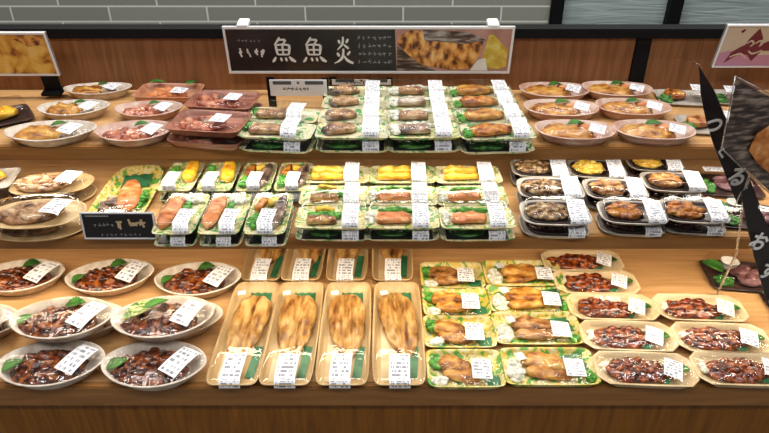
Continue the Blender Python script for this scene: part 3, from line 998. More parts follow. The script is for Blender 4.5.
# ---- bottom shelf, left: oval boat trays of dark glazed chicken
g = 'oval chicken trays on the left of the bottom shelf'
B = 'white oval tray of glazed chicken '
for kind, px, py, rot, var, lab in (
    ('boat_chicken', 51, 361, 3, 1, B + 'in front row, left corner of lowest shelf'),
    ('boat_chicken', 154, 362, -2, 3, B + 'in front row beside the long fish trays'),
    ('boat_chicken', -66, 362, 2, 0, B + 'cut by the left edge, front row'),
    ('boat_chicken', 62, 315, 2, 0, B + 'with green leaf, middle row, left one'),
    ('boat_chicken_bamboo', 163, 314, 6, 0, 'white oval tray of glazed chicken under large striped bamboo leaf garnish, middle row'),
    ('boat_chicken', -46, 317, -6, 2, B + 'cut by the left edge, middle row'),
    ('boat_chicken_pale', 20, 274, 6, 0, 'white oval tray of chicken topped with white shreds, back row at far left'),
    ('boat_chicken', 110, 274, 8, 2, B + 'in back row, between two other ovals'),
    ('boat_chicken', 198, 277, 2, 4, B + 'in back row, beside rear long fish trays'),
):
    if py > 350:
        pack(kind, px, py, Z_BOT, 0, rot, var, lab, g, 1.0, 0, 0, 0.99, 1.04)
    elif py > 300:
        top = pack(kind, px, py + 1, Z_BOT, 1, rot, var, lab, g, 1.0, 0, 0, 1.0, 1.06)
        low = pack('boat_chicken_low', px, py, Z_BOT, 0, rot, 2, 'lower oval tray beneath ' + ' '.join(lab.split()[1:]).replace('under large striped bamboo leaf garnish', 'with striped leaf').replace('with green leaf', 'with plain leaf'), g, 1.0, 0, 0, 1.0, 0.96)
        low.location.x, low.location.y = top.location.x + 0.006, top.location.y + 0.040
    else:
        pack(kind, px, py, Z_BOT, 0, rot, var, lab, g, 1.0, 0, 0, 0.96, 1.04)

# ---- bottom shelf, centre: long trays of butterflied grilled fish
g = 'long grilled fish trays on the bottom shelf'
ordn = ('leftmost', 'second from left', 'third from left', 'rightmost')
for i, (fx, fy, bx, by, rf, rb) in enumerate(((246, 327, 270, 241, 0, 0), (294, 327, 307, 241, 0, 0), (345.5, 327, 349, 241, 0, 0), (398, 327, 392, 241, 0, 0))):
    pack('long_fish', fx, fy, Z_BOT, 0, rf, i % 4, 'long wooden tray of butterflied grilled fish, front row, %s of four' % ordn[i], g, 1.0, 0, 0, 1.0, 1.0)
    bp = at(fx, fy, Z_BOT)
    r = pack('long_fish', bx, by, Z_BOT, 0, rb, (i + 2) % 4, 'long tray of grilled fish partly under middle shelf, %s of four' % ordn[i], g, 1.0, 0, 0, 0.94, 1.0)

# ---- bottom shelf: fried fish in yellow trays
g = 'yellow fried fish trays on the bottom shelf'
T = 'yellow paper tray of fried fish with parsley, '
rw = ('front row', 'second row', 'third row', 'back row')
for i, (px, py) in enumerate(((465, 366), (459, 329), (456, 299), (452, 273))):
    pack('fried_small_brown' if i == 3 else 'fried_small', px, py, Z_BOT, 0, 0, i, T + 'narrow column beside the long fish, ' + rw[i], g)
for i, (px, py) in enumerate(((549, 364), (537, 326), (529, 296), (523, 271))):
    pack('fried_wide_brown' if i == 1 else 'fried_wide', px, py, Z_BOT, 0, 0, i, 'wide yellow tray of fried fish with white shreds, beside the braised meat, ' + rw[i], g)

# ---- bottom shelf right: braised meat in pale wood trays
g = 'braised meat trays on the bottom shelf'
T = 'pale wood-look tray of glossy braised meat, '
rw = ('front row', 'second row', 'third row', 'fourth row', 'fifth row, rearmost')
for i, (px, py, rot) in enumerate(((645, 367, -3), (628, 334, -3), (612, 305, -2), (596, 280, -1), (582, 259, 0))):
    pack('braised_pale' if i == 2 else 'braised', px, py, Z_BOT, 0, rot, i, T + 'column beside the fried fish, ' + rw[i], g)
rw = ('front row', 'second row', 'rear row with bare shelf behind')
for i, (px, py, rot) in enumerate(((744, 367, -2), (722, 336, -3), (700, 306, -3))):
    pack('braised', px, py, Z_BOT, 0, rot, i + 1, T + 'right column, ' + rw[i], g)
g = 'clear packs at the right end of the bottom shelf'
pack('clear_leafy', 742, 268, Z_BOT, 0, -6, 0, 'clear pack with a dark green leaf and mauve meat behind the clear sign post', g, 1.15)
pack('clear_leafy', 806, 300, Z_BOT, 0, -4, 1, 'clear pack of leaves and meat cut by the right edge, below the black card', g, 1.1)

# ---- middle shelf
g = 'tan simmered food packs on the middle shelf'
stack('tan_pack', 35, 206, Z_MID, 2, 4, 0, 'front tan oval pack of simmered brown food on the middle shelf', g, 1.0)
stack('tan_pack', 50, 177, Z_MID, 2, 6, 1, 'rear tan oval pack of simmered food on the middle shelf', g, 0.93)
pack('clear_mixed', -20, 172, Z_MID, 1, 10, 2, 'pack with bright yellow food at the left edge of the middle shelf', 'packs cut by the left edge')
pack('clear_mixed', -20, 184, Z_MID, 0, 10, 3, 'pack beneath the bright yellow one at the left edge of the middle shelf', 'packs cut by the left edge')
pack('leaf_salmon', 126, 192, Z_MID, 0, 3, 0, 'long yellow rounded tray of salmon and green divider behind the small black sign', 'salmon trays on the middle shelf', 1.04, 0, 0, 0.94)
g = 'upright narrow fish packs on the middle shelf'
for i, (px, py, k, rot, what) in enumerate(((181, 207, 'tv_salmon', 0, 'orange salmon, nearest the small black sign'), (225, 207, 'tv_salmon', 0, 'orange salmon, second from the small black sign'),
                                      (269, 207, 'tv_mackerel', 0, 'dark mackerel, beside the column of wide packs'))):
    stack(k, px, py, Z_MID, 2, rot, i, 'narrow upright front pack of ' + what, g, 1.0, 'lower pack beneath the narrow one of ' + what, 0.87)
for i, (px, py, k, rot, what) in enumerate(((181, 171, 'tv_pumpkin', 0, 'orange pumpkin, behind the long yellow salmon tray'), (219, 171, 'tv_pumpkin', 0, 'orange pumpkin, second from the yellow salmon tray'),
                                      (257, 171, 'tv_mackerel', 0, 'dark mackerel, third from the yellow salmon tray'), (294, 171, 'tv_mackerel', 0, 'dark mackerel, beside the back wide packs'))):
    stack(k, px, py, Z_MID, 2, rot, i + 2, 'narrow upright rear pack of ' + what, g, 0.92, 'lower rear pack beneath that of ' + what, 0.87, 0.95)
g = 'printed rectangular packs on the middle shelf'
cols = ('left column', 'middle column', 'right column')
for c, (xs, ks, what) in enumerate((((333, 335, 336), ('bx_green', 'bx_green', 'bx_egg'), ('green garnish and brown fish', 'green garnish and fish', 'yellow egg')),
                              ((402, 402, 402), ('bx_salmon', 'bx_salmon', 'bx_egg'), ('orange salmon', 'orange salmon', 'yellow egg')),
                              ((477, 472, 468), ('bx_salmon', 'bx_salmon', 'bx_egg'), ('orange salmon', 'orange salmon', 'yellow egg')))):
    for r in range(3):
        nm = '%s of printed packs on middle shelf, %s' % (cols[c], ('front', 'second row', 'rear')[r])
        stack(ks[r], xs[r], (211.5, 190, 169)[r], Z_MID, 2, -1 + c, r + c, 'pack of %s, %s' % (what[r], nm), g, 0.99, 'lower pack, ' + nm, 1.0, 0.97)
g = 'rounded deli packs on the middle shelf'
for px, py, k, sc, rot, lab in (
    (556, 207, 'ov_noodle', 1.05, -2, 'deli pack of noodle salad, front row beside the salmon packs'),
    (551, 183, 'ov_noodle', 1.05, -3, 'deli pack of noodle salad, second row beside the salmon packs'),
    (541, 163, 'ov_pale', 1.0, -3, 'deli pack of pale noodle salad, rear row beside the egg packs'),
    (633, 207, 'ov_fried', 1.0, -4, 'deli pack of orange fried pieces, front row, middle column'),
    (616, 184, 'ov_brown', 1.0, -4, 'deli pack of brown fried pieces, second row, middle column'),
    (597, 164, 'ov_yellow', 0.98, -4, 'deli pack of yellow food, rear row, middle column'),
    (694, 206, 'ov_fried', 1.0, -5, 'deli pack of fried pieces, front row, nearest the black cards'),
    (674, 177, 'ov_brown', 1.0, -5, 'deli pack of fried pieces, second row, right column'),
    (655, 158, 'ov_yellow', 0.95, -5, 'deli pack of yellow food, rear row, right column'),
):
    stack(k, px, py, Z_MID, 2, rot, int(px) % 3, lab, g, sc * 0.95, 'lower pack beneath the ' + lab, 1.0, 0.92)
g = 'clear packs at the right end of the middle shelf'
for px, py, k, lab in ((730, 178, 'clear_mauve', 'clear pack of mauve meat and leaves behind the black hanging card'), (748, 208, 'clear_leafy', 'clear pack of green leaves at the front right end of the middle shelf'),
                       (800, 178, 'clear_mauve', 'clear pack at the right edge of the middle shelf, behind the photo card')):
    pack(k, px, py, Z_MID, 0, -6, 3, lab, g)

# ---- top shelf
g = 'oval trays on the left of the top shelf'
for kind, px, py, rot, var, lab, kx, ky in (
    ('boat_fish_tan', 51, 130, 5, 0, 'white oval tray of golden fish in the front row, leftmost on the top shelf', 1.03, 1.1),
    ('boat_fish_tan', 74, 107, 4, 1, 'white oval tray of golden fish in the middle row, left end of the top shelf', 0.88, 0.98),
    ('boat_fish_tan', 98, 88, 4, 2, 'white oval tray of golden fish, rearmost at the left of the top shelf', 0.90, 0.84),
    ('boat_red', 135, 130, 3, 0, 'pink oval tray of red simmered fish, front row of the top shelf', 0.91, 1.1),
    ('boat_red', 149, 108, 3, 1, 'pink oval tray of red simmered fish, behind the front red tray', 0.84, 0.98),
):
    pack(kind, px, py, Z_TOP, 0, rot, var, lab, g, 1.0, 0, 0, kx, ky)
pack('rect_orange', 169, 90, Z_TOP, 0, -2, 0, 'orange wood-look tray of salmon pieces with leaves, against the back panel', 'wooden trays on the top shelf', 1.0, 0, 0, 0.98, 0.88)
g = 'reddish wood-look packs on the top shelf'
stack('rect_red', 209, 117, Z_TOP, 2, -8, 0, 'reddish wood-look lidded pack of simmered fish, front of the top shelf', g, 1.02)
stack('rect_red', 223, 96, Z_TOP, 2, -8, 1, 'reddish wood-look lidded pack behind the front reddish pack', g, 0.98)
pack('clear_mixed', -8, 109, Z_TOP, 0, 35, 4, 'dark pack with yellow and green food under the golden photo sign', 'packs cut by the left edge', 1.1)
g = 'printed rectangular packs on the top shelf'
for c, (xs, ys, ks, what, pl) in enumerate((
    ((277, 283), (124, 109), ('bx_pale', 'bx_pale'), 'pale fish slices', 'beside the reddish packs'),
    ((353, 354, 356, 357), (124, 110, 97, 86), ('bx_grey',) * 4, 'browned fish slices', 'under the banner lettering'),
    ((424, 422, 420, 419), (124, 110, 97, 86), ('bx_white',) * 4, 'grey fish and shreds', 'left of the golden fried packs'),
    ((497, 490, 484, 480), (125, 110, 97, 86), ('bx_shrimp',) * 4, 'golden fried fish', 'beside the pink oval trays'))):
    for r in range(len(xs)):
        rn = ('front row', 'second row', 'third row', 'fourth row')[r]
        stack(ks[r], xs[r], ys[r], Z_TOP, 2, (-6, -1, 1, 3)[c], (r + c) % 4, 'printed pack of %s %s, %s' % (what, pl, rn), g, 1.03, 'lower printed pack of %s %s, %s' % (what, pl, rn), 0.98, 0.86 if r < 2 else 0.80)
g = 'pink oval fish trays on the top shelf'
for px, py, rot, lab in ((575, 129, -3, 'front row, left of two'), (654, 129, -4, 'front row, right of two'), (561, 107, -3, 'middle row, left of two'), (633, 106, -5, 'middle row, right of two'),
                         (554, 89, -3, 'back row, left of two'), (617, 88, -5, 'back row, right of two')):
    pack('boat_fish_pink', px, py, Z_TOP, 0, rot, int(px) % 3, 'pink oval tray of golden fried fish on the top shelf, ' + lab, g, 0.96)
g = 'clear packs at the right of the top shelf'
for px, py, lab in ((687, 90, 'clear pack of orange fish behind the tip of the black card'), (712, 117, 'clear pack of orange fish left of the black card, front row'), (742, 90, 'clear pack behind the photo card, top shelf back row'),
                    (772, 117, 'clear pack behind the photo card, top shelf front row')):
    pack('clear_mixed', px, py, Z_TOP, 0, -8, int(px) % 4, lab, g, 0.98)


# ------------------------------------------------------------------ signs
def stroke_mesh(strokes, mat, y, th=0.0006, name='lettering'):
    """Brush strokes: each a list of (x, z, width); built as raised flat ribbons on a sign face at y."""
    parts = []
    for st in strokes:
        n = len(st)
        L, Rr = [], []
        for i, (x, z, w) in enumerate(st):
            a = st[max(0, i - 1)]
            b_ = st[min(n - 1, i + 1)]
            dx, dz = b_[0] - a[0], b_[1] - a[1]
            l = math.hypot(dx, dz) or 1
            nx, nzz = -dz / l * w / 2, dx / l * w / 2
            L.append((x + nx, z + nzz))
            Rr.append((x - nx, z - nzz))
        poly = L + Rr[::-1]
        m_ = len(poly)
        V = [(x, y, z) for x, z in poly] + [(x, y - th, z) for x, z in poly]
        fs = []
        for i in range(n - 1):
            a, b_, c_, d_ = i, i + 1, m_ - 2 - i, m_ - 1 - i
            fs.append((m_ + a, m_ + d_, m_ + c_, m_ + b_))
            fs.append((a, b_, c_, d_))
        for i in range(m_):
            j = (i + 1) % m_
            fs.append((i, m_ + i, m_ + j, j))
        parts.append((V, fs))
    V, fs = merge(parts)
    return mesh(name, V, fs, mat, False)


def smooth_stroke(pts, w0, w1, w2, k=5):
    """Catmull-Rom through pts with brush pressure w0 -> w1 -> w2."""
    out = []
    P_ = [pts[0]] + list(pts) + [pts[-1]]
    tot = (len(pts) - 1) * k
    for i in range(1, len(P_) - 2):
        for j in range(k + (1 if i == len(P_) - 3 else 0)):
            t = j / k
            p0, p1, p2, p3 = P_[i - 1:i + 3]
            q = [0.5 * (2 * p1[d] + (p2[d] - p0[d]) * t + (2 * p0[d] - 5 * p1[d] + 4 * p2[d] - p3[d]) * t * t + (3 * p1[d] - p0[d] - 3 * p2[d] + p3[d]) * t ** 3) for d in (0, 1)]
            f_ = ((i - 1) * k + j) / tot
            w = w0 + (w1 - w0) * f_ * 2 if f_ < 0.5 else w1 + (w2 - w1) * (f_ - 0.5) * 2
            out.append((q[0], q[1], w))
    return out


FISH = [([(.40, 1.0), (.33, .88), (.16, .70)], .05, .10, .03), ([(.36, .90), (.64, .90)], .07, .08, .08), ([(.64, .90), (.58, .80), (.48, .72)], .09, .07, .04),
        ([(.22, .70), (.24, .52), (.27, .33)], .08, .10, .07), ([(.22, .70), (.50, .72), (.78, .70)], .06, .08, .08), ([(.78, .70), (.77, .52), (.73, .33)], .10, .10, .07),
        ([(.26, .52), (.74, .52)], .06, .07, .06), ([(.50, .70), (.50, .34)], .08, .08, .06), ([(.27, .34), (.73, .34)], .06, .07, .06),
        ([(.18, .24), (.10, .12), (.02, .05)], .06, .11, .04), ([(.38, .22), (.42, .08)], .06, .10, .05), ([(.58, .22), (.63, .08)], .06, .10, .05),
        ([(.74, .26), (.86, .14), (1.0, .06)], .06, .14, .07)]
FLAME = [([(.28, .92), (.34, .78)], .06, .11, .05), ([(.74, .96), (.64, .80)], .05, .11, .05), ([(.50, 1.04), (.46, .76), (.22, .54)], .07, .10, .03), ([(.52, .74), (.76, .58)], .05, .10, .07),
         ([(.20, .42), (.30, .27)], .06, .12, .05), ([(.82, .48), (.68, .32)], .05, .11, .05), ([(.50, .58), (.46, .28), (.28, .10), (.04, 0)], .08, .12, .03), ([(.50, .32), (.68, .12), (.96, .0)], .05, .12, .10)]


def glyph_strokes(G, x0, z0, sx_, sz_):
    s_ = (sx_ + sz_) / 2
    return [[(x0 + x * sx_, z0 + z * sz_, w * s_) for x, z, w in smooth_stroke(p, a, b_, c)] for p, a, b_, c in G]


def squiggle_row(x0, x1, z, h, n, seed, wk=0.16):
    """A line of writing too small to read: a short pair of dabs per character."""
    R = random.Random(seed)
    out = []
    w = (x1 - x0) / n
    for i in range(n):
        cx = x0 + w * (i + 0.5)
        for k in range(3):
            a = R.choice([0, 90, 70, 110, 0])
            l = h * R.uniform(0.5, 0.95)
            dx, dz = math.cos(D2(a)) * l / 2, math.sin(D2(a)) * l / 2
            ox, oz = R.uniform(-.2, .2) * w, R.uniform(-.25, .25) * h
            out.append([(cx + ox - dx, z + oz - dz, h * wk), (cx + ox + dx, z + oz + dz, h * wk)])
    return out


def poly_mesh(pts, y, th, mat, name):
    V = [(x, y, z) for x, z in pts] + [(x, y - th, z) for x, z in pts]
    n = len(pts)
    fs = [tuple(range(n)), tuple(n + i for i in reversed(range(n)))]
    fs += [(i, n + i, n + (i + 1) % n, (i + 1) % n) for i in range(n)]
    fs = [tuple(reversed(f)) for f in fs]
    return mesh(name, V, fs, mat, False)


def frame_mesh(w, h, t, y0, y1, mat):
    ps = []
    for lo, hi in (((-w / 2, y0, -h / 2), (w / 2, y1, -h / 2 + t)), ((-w / 2, y0, h / 2 - t), (w / 2, y1, h / 2)), ((-w / 2, y0, -h / 2 + t), (-w / 2 + t, y1, h / 2 - t)), ((w / 2 - t, y0, -h / 2 + t), (w / 2, y1, h / 2 - t))):
        me = box_mesh('t', lo, hi, mat, 0)
        ps.append(([tuple(v.co) for v in me.vertices], [tuple(p.vertices) for p in me.polygons]))
    V, fs = merge(ps)
    return mesh('sign_frame', V, fs, mat, False)


def sign_root(name, label, px0, px1, py0, py1, y, tilt, rz=0.0):
    pm = at_y((px0 + px1) / 2, (py0 + py1) / 2, y)
    w = at_y(px1, (py0 + py1) / 2, y).x - at_y(px0, (py0 + py1) / 2, y).x
    h = at_y(384, py0, y).z - at_y(384, py1, y).z
    r = bpy.data.objects.new(name, None)
    COL.objects.link(r)
    r.location = pm
    r.rotation_euler = (tilt, 0, rz)
    r['label'] = label
    r['category'] = 'sign'
    return r, w, h


# the banner with brushed lettering and a photo of grilled fish
bn, w, h = sign_root('banner_sign', 'wide black banner with white brushed characters and a grilled fish photo, above the packs', 226, 512, 25.5, 74.5, 1.665, D2(8))
add('board', box_mesh('board', (-w / 2, -0.002, -h / 2), (w / 2, 0.003, h / 2), 'sign_black', 0), bn)
add('sign_frame', frame_mesh(w, h, 0.006, -0.005, 0.004, 'white_plastic'), bn)
st = []
u_ = w / 286.0


def bxx(px):
    return (px - 369) * u_


st += glyph_strokes(FISH, bxx(271), -0.036, 0.062, 0.072)
st += glyph_strokes(FISH, bxx(302), -0.036, 0.062, 0.072)
st += glyph_strokes(FLAME, bxx(333), -0.036, 0.054, 0.070)
add('lettering', stroke_mesh(st, 'ink_white', -0.002), bn)
add('small_lettering', stroke_mesh(squiggle_row(bxx(238), bxx(266), -0.006, 0.020, 4, 3, .2), 'ink_white', -0.002, name='small_lettering'), bn)
sm = []
for k, z in enumerate((0.034, 0.012, -0.010, -0.032)):
    sm += squiggle_row(bxx(357), bxx(392), z, 0.011, 7, 20 + k, 0.12)
sm += squiggle_row(bxx(238), bxx(262), 0.026, 0.007, 6, 33, 0.1)
add('fine_lettering', stroke_mesh(sm, 'ink_grey', -0.002, name='fine_lettering'), bn)
x0, x1 = bxx(397), w / 2 - 0.006
ph = add('fish_photo', poly_mesh([(x0 - 0.006, h / 2 - 0.006), (x1, h / 2 - 0.006), (x1, -h / 2 + 0.006), (x0, -h / 2 + 0.006)], -0.002, 0.0006, 'photo_pink', 'fish_photo'), bn)
W_ = x1 - x0
add('plate_image', poly_mesh([(x0, 0.012), (x0 + .3 * W_, -.050), (x0 + .36 * W_, -h / 2 + .007), (x0, -h / 2 + .007)], -0.0026, 0.0003, 'photo_dark', 'plate_image'), ph)
add('fish_image', poly_mesh([(x0 + .0 * W_, .018), (x0 + .02 * W_, .040), (x0 + .12 * W_, .054), (x0 + .6 * W_, .046), (x0 + .76 * W_, .030), (x0 + .74 * W_, -.010), (x0 + .66 * W_, -.050), (x0 + .48 * W_, -.054), (x0 + .22 * W_, -.040), (x0 + .1 * W_, -.012)], -0.0029, 0.0003, 'photo_fish', 'fish_image'), ph)
add('fish_skin_image', poly_mesh([(x0 + .22 * W_, .056), (x0 + .62 * W_, .050), (x0 + .78 * W_, .028), (x0 + .6 * W_, .018), (x0 + .24 * W_, .028)], -0.0032, 0.0003, 'photo_skin', 'fish_skin_image'), ph)
add('lemon_image', poly_mesh([(x0 + .80 * W_, .040), (x0 + .84 * W_, .044), (x0 + .98 * W_, .002), (x0 + .98 * W_, -.044), (x0 + .92 * W_, -.052), (x0 + .80 * W_, -.048), (x0 + .76 * W_, -.02)], -0.0033, 0.0003, 'photo_lemon', 'lemon_image'), ph)
add('onion_image', poly_mesh([(x0 + .66 * W_, -h / 2 + .008), (x0 + .72 * W_, -.026), (x0 + .79 * W_, -.020), (x0 + .82 * W_, -h / 2 + .008)], -0.0034, 0.0003, 'white_cup', 'onion_image'), ph)
for px in (246, 491):
    add('clip', box_mesh('clip', (bxx(px) - 0.014, -0.008, h / 2 - 0.006), (bxx(px) + 0.014, 0.035, h / 2 + 0.007), 'white_plastic', 0.002), bn)

# golden photo sign, cut by the left edge
sg, w, h = sign_root('photo_sign', 'square photo sign of golden fried food in a white frame, cut by the left edge', -42, 53, 31, 77, 1.635, D2(10))
add('board', box_mesh('board', (-w / 2, -0.002, -h / 2), (w / 2, 0.003, h / 2), 'photo_gold', 0), sg)
add('sign_frame', frame_mesh(w, h, 0.005, -0.005, 0.004, 'white_plastic'), sg)
add('brown_image', poly_mesh([(w / 2 - .085, .042), (w / 2 - .01, .046), (w / 2 - .02, .026), (w / 2 - .055, .020)], -0.002, 0.0004, 'photo_fish', 'brown_image'), sg)
add('holder', box_mesh('holder', (w / 2 - 0.055, -0.001, -h / 2 - 0.045), (w / 2 - 0.012, 0.008, -h / 2), 'black_metal', 0.001), sg)
add('foot', box_mesh('foot', (w / 2 - 0.06, -0.02, -h / 2 - 0.052), (w / 2 - 0.008, 0.02, -h / 2 - 0.044), 'black_metal', 0.001), sg)

# beige sign with a maroon emblem, cut by the right edge
sr, w, h = sign_root('emblem_sign', 'beige and pink sign with a maroon peaked emblem, cut by the right edge', 719, 810, 23, 69, 1.645, D2(12))
add('board', box_mesh('board', (-w / 2, -0.002, -h / 2), (w / 2, 0.003, h / 2), 'sign_beige', 0), sr)
add('sign_frame', frame_mesh(w, h, 0.004, -0.005, 0.004, 'white_plastic'), sr)
L0 = -w / 2
add('pink_band', poly_mesh([(L0 + .004, -.020), (L0 + .03, -.012), (L0 + .09, -.026), (-L0 - .004, -.018), (-L0 - .004, -h / 2 + .004), (L0 + .004, -h / 2 + .004)], -0.002, 0.0003, 'sign_pink', 'pink_band'), sr)
add('emblem', poly_mesh([(L0 + .085, .050), (L0 + .103, .022), (L0 + .100, .004), (L0 + .135, .022), (L0 + .150, -.012), (L0 + .112, -.012), (L0 + .096, -.042), (L0 + .080, -.024), (L0 + .058, -.020), (L0 + .026, -.048), (L0 + .036, -.016), (L0 + .056, .000), (L0 + .064, .004), (L0 + .068, .020)], -0.0024, 0.0004, 'ink_maroon', 'emblem'), sr)
arcs = [smooth_stroke([(L0 + .066 + d, .008), (L0 + .076 + d, .016), (L0 + .084 + d, .008), (L0 + .078 + d, .000)], .003, .005, .003) for d in (0, .022)]
arcs += [smooth_stroke([(L0 + .036, -.030), (L0 + .060, -.020), (L0 + .080, -.034)], .003, .005, .003), smooth_stroke([(L0 + .078, -.012), (L0 + .092, -.020), (L0 + .112, -.010)], .003, .005, .003)]
add('emblem_swirls', stroke_mesh(arcs, 'sign_beige', -0.0028, 0.0003, 'emblem_swirls'), sr)
add('leaf_marks', poly_mesh([(L0 + .040, .042), (L0 + .048, .048), (L0 + .052, .044), (L0 + .045, .036)], -0.002, 0.0004, 'ink_maroon', 'leaf_marks'), sr)
add('holder', box_mesh('holder', (-0.02, 0.002, -0.03), (0.02, 0.05, 0.03), 'black_metal', 0.002), sr)

# the two small grey rail cards below the banner
for px0, px1, py1, yy, lab in ((270, 327, 96, 1.575, 'small grey white price card behind the pale fish packs, left below the banner'), (332, 391, 84.8, 1.70, 'small pale price card behind the browned fish packs, below the banner')):
    r_, w, h = sign_root('price_card', lab, px0, px1, 79.5, py1, yy, D2(6))
    r_['group'] = 'rail cards below the banner'
    add('card', box_mesh('card', (-w / 2, -0.001, -h / 2), (w / 2, 0.001, h / 2), 'grey_sign', 0), r_)
    add('heading_bars', stroke_mesh([[(-w * .44, h * .32, .009), (-w * .12, h * .32, .009)], [(w * .12, h * .32, .009), (w * .44, h * .32, .009)], [(-.003, h * .32, .006), (.003, h * .32, .006)]], 'ink_dark', -0.001, name='heading_bars'), r_)
    add('card_lettering', stroke_mesh(squiggle_row(-w * .28, w * .2, -h * .06, .010, 7, int(px0)), 'ink_dark', -0.001, name='card_lettering'), r_)
    zl = Z_TOP - r_.location.z + 0.001
    add('holder', box_mesh('holder', (-w / 2 - 0.008, 0.0015, zl), (-w / 2 + 0.012, 0.006, h / 2 + 0.006), 'black_metal', 0.001), r_)
    add('holder', box_mesh('holder', (w / 2 - 0.012, 0.0015, zl), (w / 2 + 0.004, 0.006, h / 2 + 0.004), 'black_metal', 0.001), r_)

# small black sign standing on the middle shelf's front edge
r_, w, h = sign_root('shelf_sign', 'small black sign with gold characters in a white frame, clipped to the middle shelf front', 82.5, 155.5, 213, 238, 1.186, D2(-6))
add('board', box_mesh('board', (-w / 2, -0.001, -h / 2), (w / 2, 0.0015, h / 2), 'sign_black', 0), r_)
add('sign_frame', frame_mesh(w, h, 0.0028, -0.003, 0.002, 'white_plastic'), r_)
add('gold_lettering', stroke_mesh(squiggle_row(-.008, .064, .003, .024, 3, 8, .17), 'ink_gold', -0.001, name='gold_lettering'), r_)
fx = squiggle_row(-.055, -.010, .002, .008, 5, 9, .12) + squiggle_row(-.045, .048, -h * .34, .006, 9, 10, .12) + [[(-w * .44, h * .36, .0025), (-w * .12, h * .36, .0025)]]
add('fine_lettering', stroke_mesh(fx, 'ink_grey', -0.001, name='fine_lettering'), r_)


# cards on clear stems at the right
def prism(pts, th, mat, name):
    n_ = (pts[1] - pts[0]).cross(pts[-1] - pts[0]).normalized() * th
    k = len(pts)
    V = [p for p in pts] + [p + n_ for p in pts]
    fs = [tuple(range(k)), tuple(k + i for i in reversed(range(k)))] + [(i, k + i, k + (i + 1) % k, (i + 1) % k) for i in range(k)]
    return mesh(name, V, fs, mat, False)


def tube(pts, r, mat, name):
    rings = []
    for i, p_ in enumerate(pts):
        d = (pts[min(len(pts) - 1, i + 1)] - pts[max(0, i - 1)]).normalized()
        a = d.cross(Vector((0.3, 0.2, 1))).normalized()
        b_ = d.cross(a)
        rings.append([tuple(p_ + (a * math.cos(t * math.pi / 4) + b_ * math.sin(t * math.pi / 4)) * r) for t in range(8)])
    V, fs = loft(rings)
    return mesh(name, V, fs, mat)


def text_part(txt, origin, ex, ey, size, mat, parent, name='lettering'):
    """Characters laid on the plane spanned by ex, ey at origin."""
    cu = bpy.data.curves.new(name, 'FONT')
    cu.body = txt
    cu.size = size
    cu.align_x, cu.align_y = 'CENTER', 'CENTER'
    cu.offset = size * 0.03
    cu.extrude = 0.0003
    tmp = bpy.data.objects.new('tmp', cu)
    me = bpy.data.meshes.new_from_object(tmp)
    bpy.data.objects.remove(tmp)
    me.materials.clear()
    me.materials.append(MATS[mat])
    ex, ey = ex.normalized(), ey.normalized()
    ez = ex.cross(ey)
    for v_ in me.vertices:
        v_.co = origin + ex * v_.co.x + ey * v_.co.y + ez * v_.co.z
    return add(name, me, parent)


def thing(name, label, cat, group=None):
    o = add(name, None, None, label=label, category=cat)
    if group:
        o['group'] = group
    return o


def plane_pts(pix, y0, slope):
    """Pixels onto a vertical plane that turns away from the shelf: y = y0 + slope * x."""
    out = []
    for px, py in pix:
        d = cam_dir(px, py)
        t = y0 / (d.y - slope * d.x)
        out.append(Vector((d.x * t, d.y * t, CAM_Z + d.z * t)))
    return out


g = 'hanging cards at the right'
c1 = thing('hanging_card', 'tall curved black card with white characters, right of the top shelf oval trays', 'sign', g)
pts = plane_pts([(699, 66), (701, 95), (706, 120), (714, 146), (726, 176), (738, 205), (760, 205), (752, 185), (739, 150), (726, 118), (714, 90)], 0.92, 0.22)
add('card', prism(pts, -0.0012, 'sign_black', 'card'), c1)
ax = (pts[4] - pts[0])
for ch, fx_, fy_, sz in (('つ', 714, 126, .034), ('く', 722, 153, .026), ('る', 737, 178, .042)):
    o_ = plane_pts([(fx_, fy_)], 0.914, 0.22)[0]
    ex = plane_pts([(fx_ + 10, fy_ + 0)], 0.914, 0.22)[0] - o_
    ey = plane_pts([(fx_ - 5, fy_ - 12)], 0.914, 0.22)[0] - o_
    ey = ey - ex.normalized() * ey.dot(ex.normalized())
    text_part(ch, o_, ex, ey, sz, 'ink_white', c1)
tip = pts[0]
stem = [tip, plane_pts([(692, 60)], 1.15, 0.2)[0], at_y(678, 57, 1.6), at_y(664, 60, PY - 0.002)]
add('clear_stem', tube(stem, 0.0012, 'acrylic', 'clear_stem'), c1)

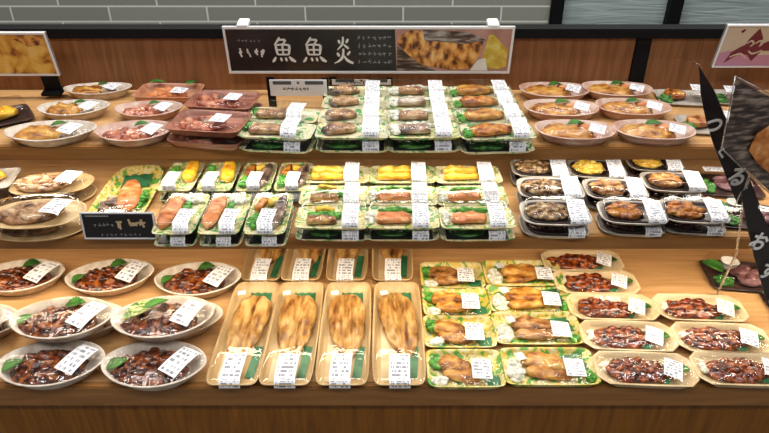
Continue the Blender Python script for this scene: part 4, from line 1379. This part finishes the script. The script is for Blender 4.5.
c2 = thing('photo_card', 'tilted photo card of grilled food on a clear post at the right edge', 'sign', None)
quad = plane_pts([(737, 80), (724, 148), (775, 196), (812, 118)], 0.875, 0.22)
cen = sum(quad, Vector()) / 4
add('sleeve', prism([cen + (p - cen) * 1.06 for p in quad], -0.003, 'acrylic', 'sleeve'), c2)
nrm = (quad[1] - quad[0]).cross(quad[-1] - quad[0]).normalized()
card = add('photo', prism([p - nrm * 0.0008 for p in quad], -0.001, 'photo_dark', 'photo'), c2)
fq = plane_pts([(757, 134), (749, 150), (757, 163), (775, 178), (800, 160), (800, 125), (772, 124)], 0.8705, 0.22)
add('food_image', prism(fq, -0.0004, 'photo_orange', 'food_image'), card)
for ea, eb in ((0, 1), (1, 2), (0, 3)):
    add('sleeve_highlight', tube([cen + (quad[ea] - cen) * 1.06, cen + (quad[eb] - cen) * 1.06], 0.0011, 'clear_edge', 'sleeve_highlight'), c2)  # pale rods added to paint the highlight along the sleeve's edges
post_top = plane_pts([(745, 190)], 0.885, 0.22)[0]
post_bot = at(716, 296, Z_BOT + 0.004)
mid_ = post_top.lerp(post_bot, 0.45) + Vector((0, -0.03, 0))
add('clear_post', tube([cen, post_top, mid_, post_bot], 0.0026, 'clear_edge', 'clear_post'), c2)
b_ = post_bot
add('post_foot', box_mesh('post_foot', (b_.x - 0.02, b_.y - 0.012, Z_BOT + 0.0005), (b_.x + 0.02, b_.y + 0.012, Z_BOT + 0.005), 'acrylic', 0.001), c2)

c3 = thing('hanging_card', 'lower black card with white characters slanting to the right edge, below the photo card', 'sign', g)
pts = plane_pts([(741, 192), (746, 222), (754, 256), (766, 300), (778, 330), (792, 330), (784, 280), (769, 228), (749, 188)], 0.85, 0.22)
add('card', prism(pts, -0.0012, 'sign_black', 'card'), c3)
for ch, fx_, fy_, sz in (('お', 758, 243, .040), ('す', 768, 272, .040), ('め', 777, 300, .040)):
    o_ = plane_pts([(fx_, fy_)], 0.844, 0.22)[0]
    ex = plane_pts([(fx_ + 10, fy_ + 3)], 0.844, 0.22)[0] - o_
    ey = plane_pts([(fx_ - 4, fy_ - 12)], 0.844, 0.22)[0] - o_
    ey = ey - ex.normalized() * ey.dot(ex.normalized())
    text_part(ch, o_, ex, ey, sz, 'ink_white', c3)
clip_top = pts[0]
cl_b = Vector((clip_top.x + 0.10, Y_MID - 0.004, Z_MID - 0.012))
add('clear_stem', tube([clip_top, clip_top.lerp(cl_b, 0.5) + Vector((0.01, 0, 0.02)), cl_b], 0.0015, 'acrylic', 'clear_stem'), c3)
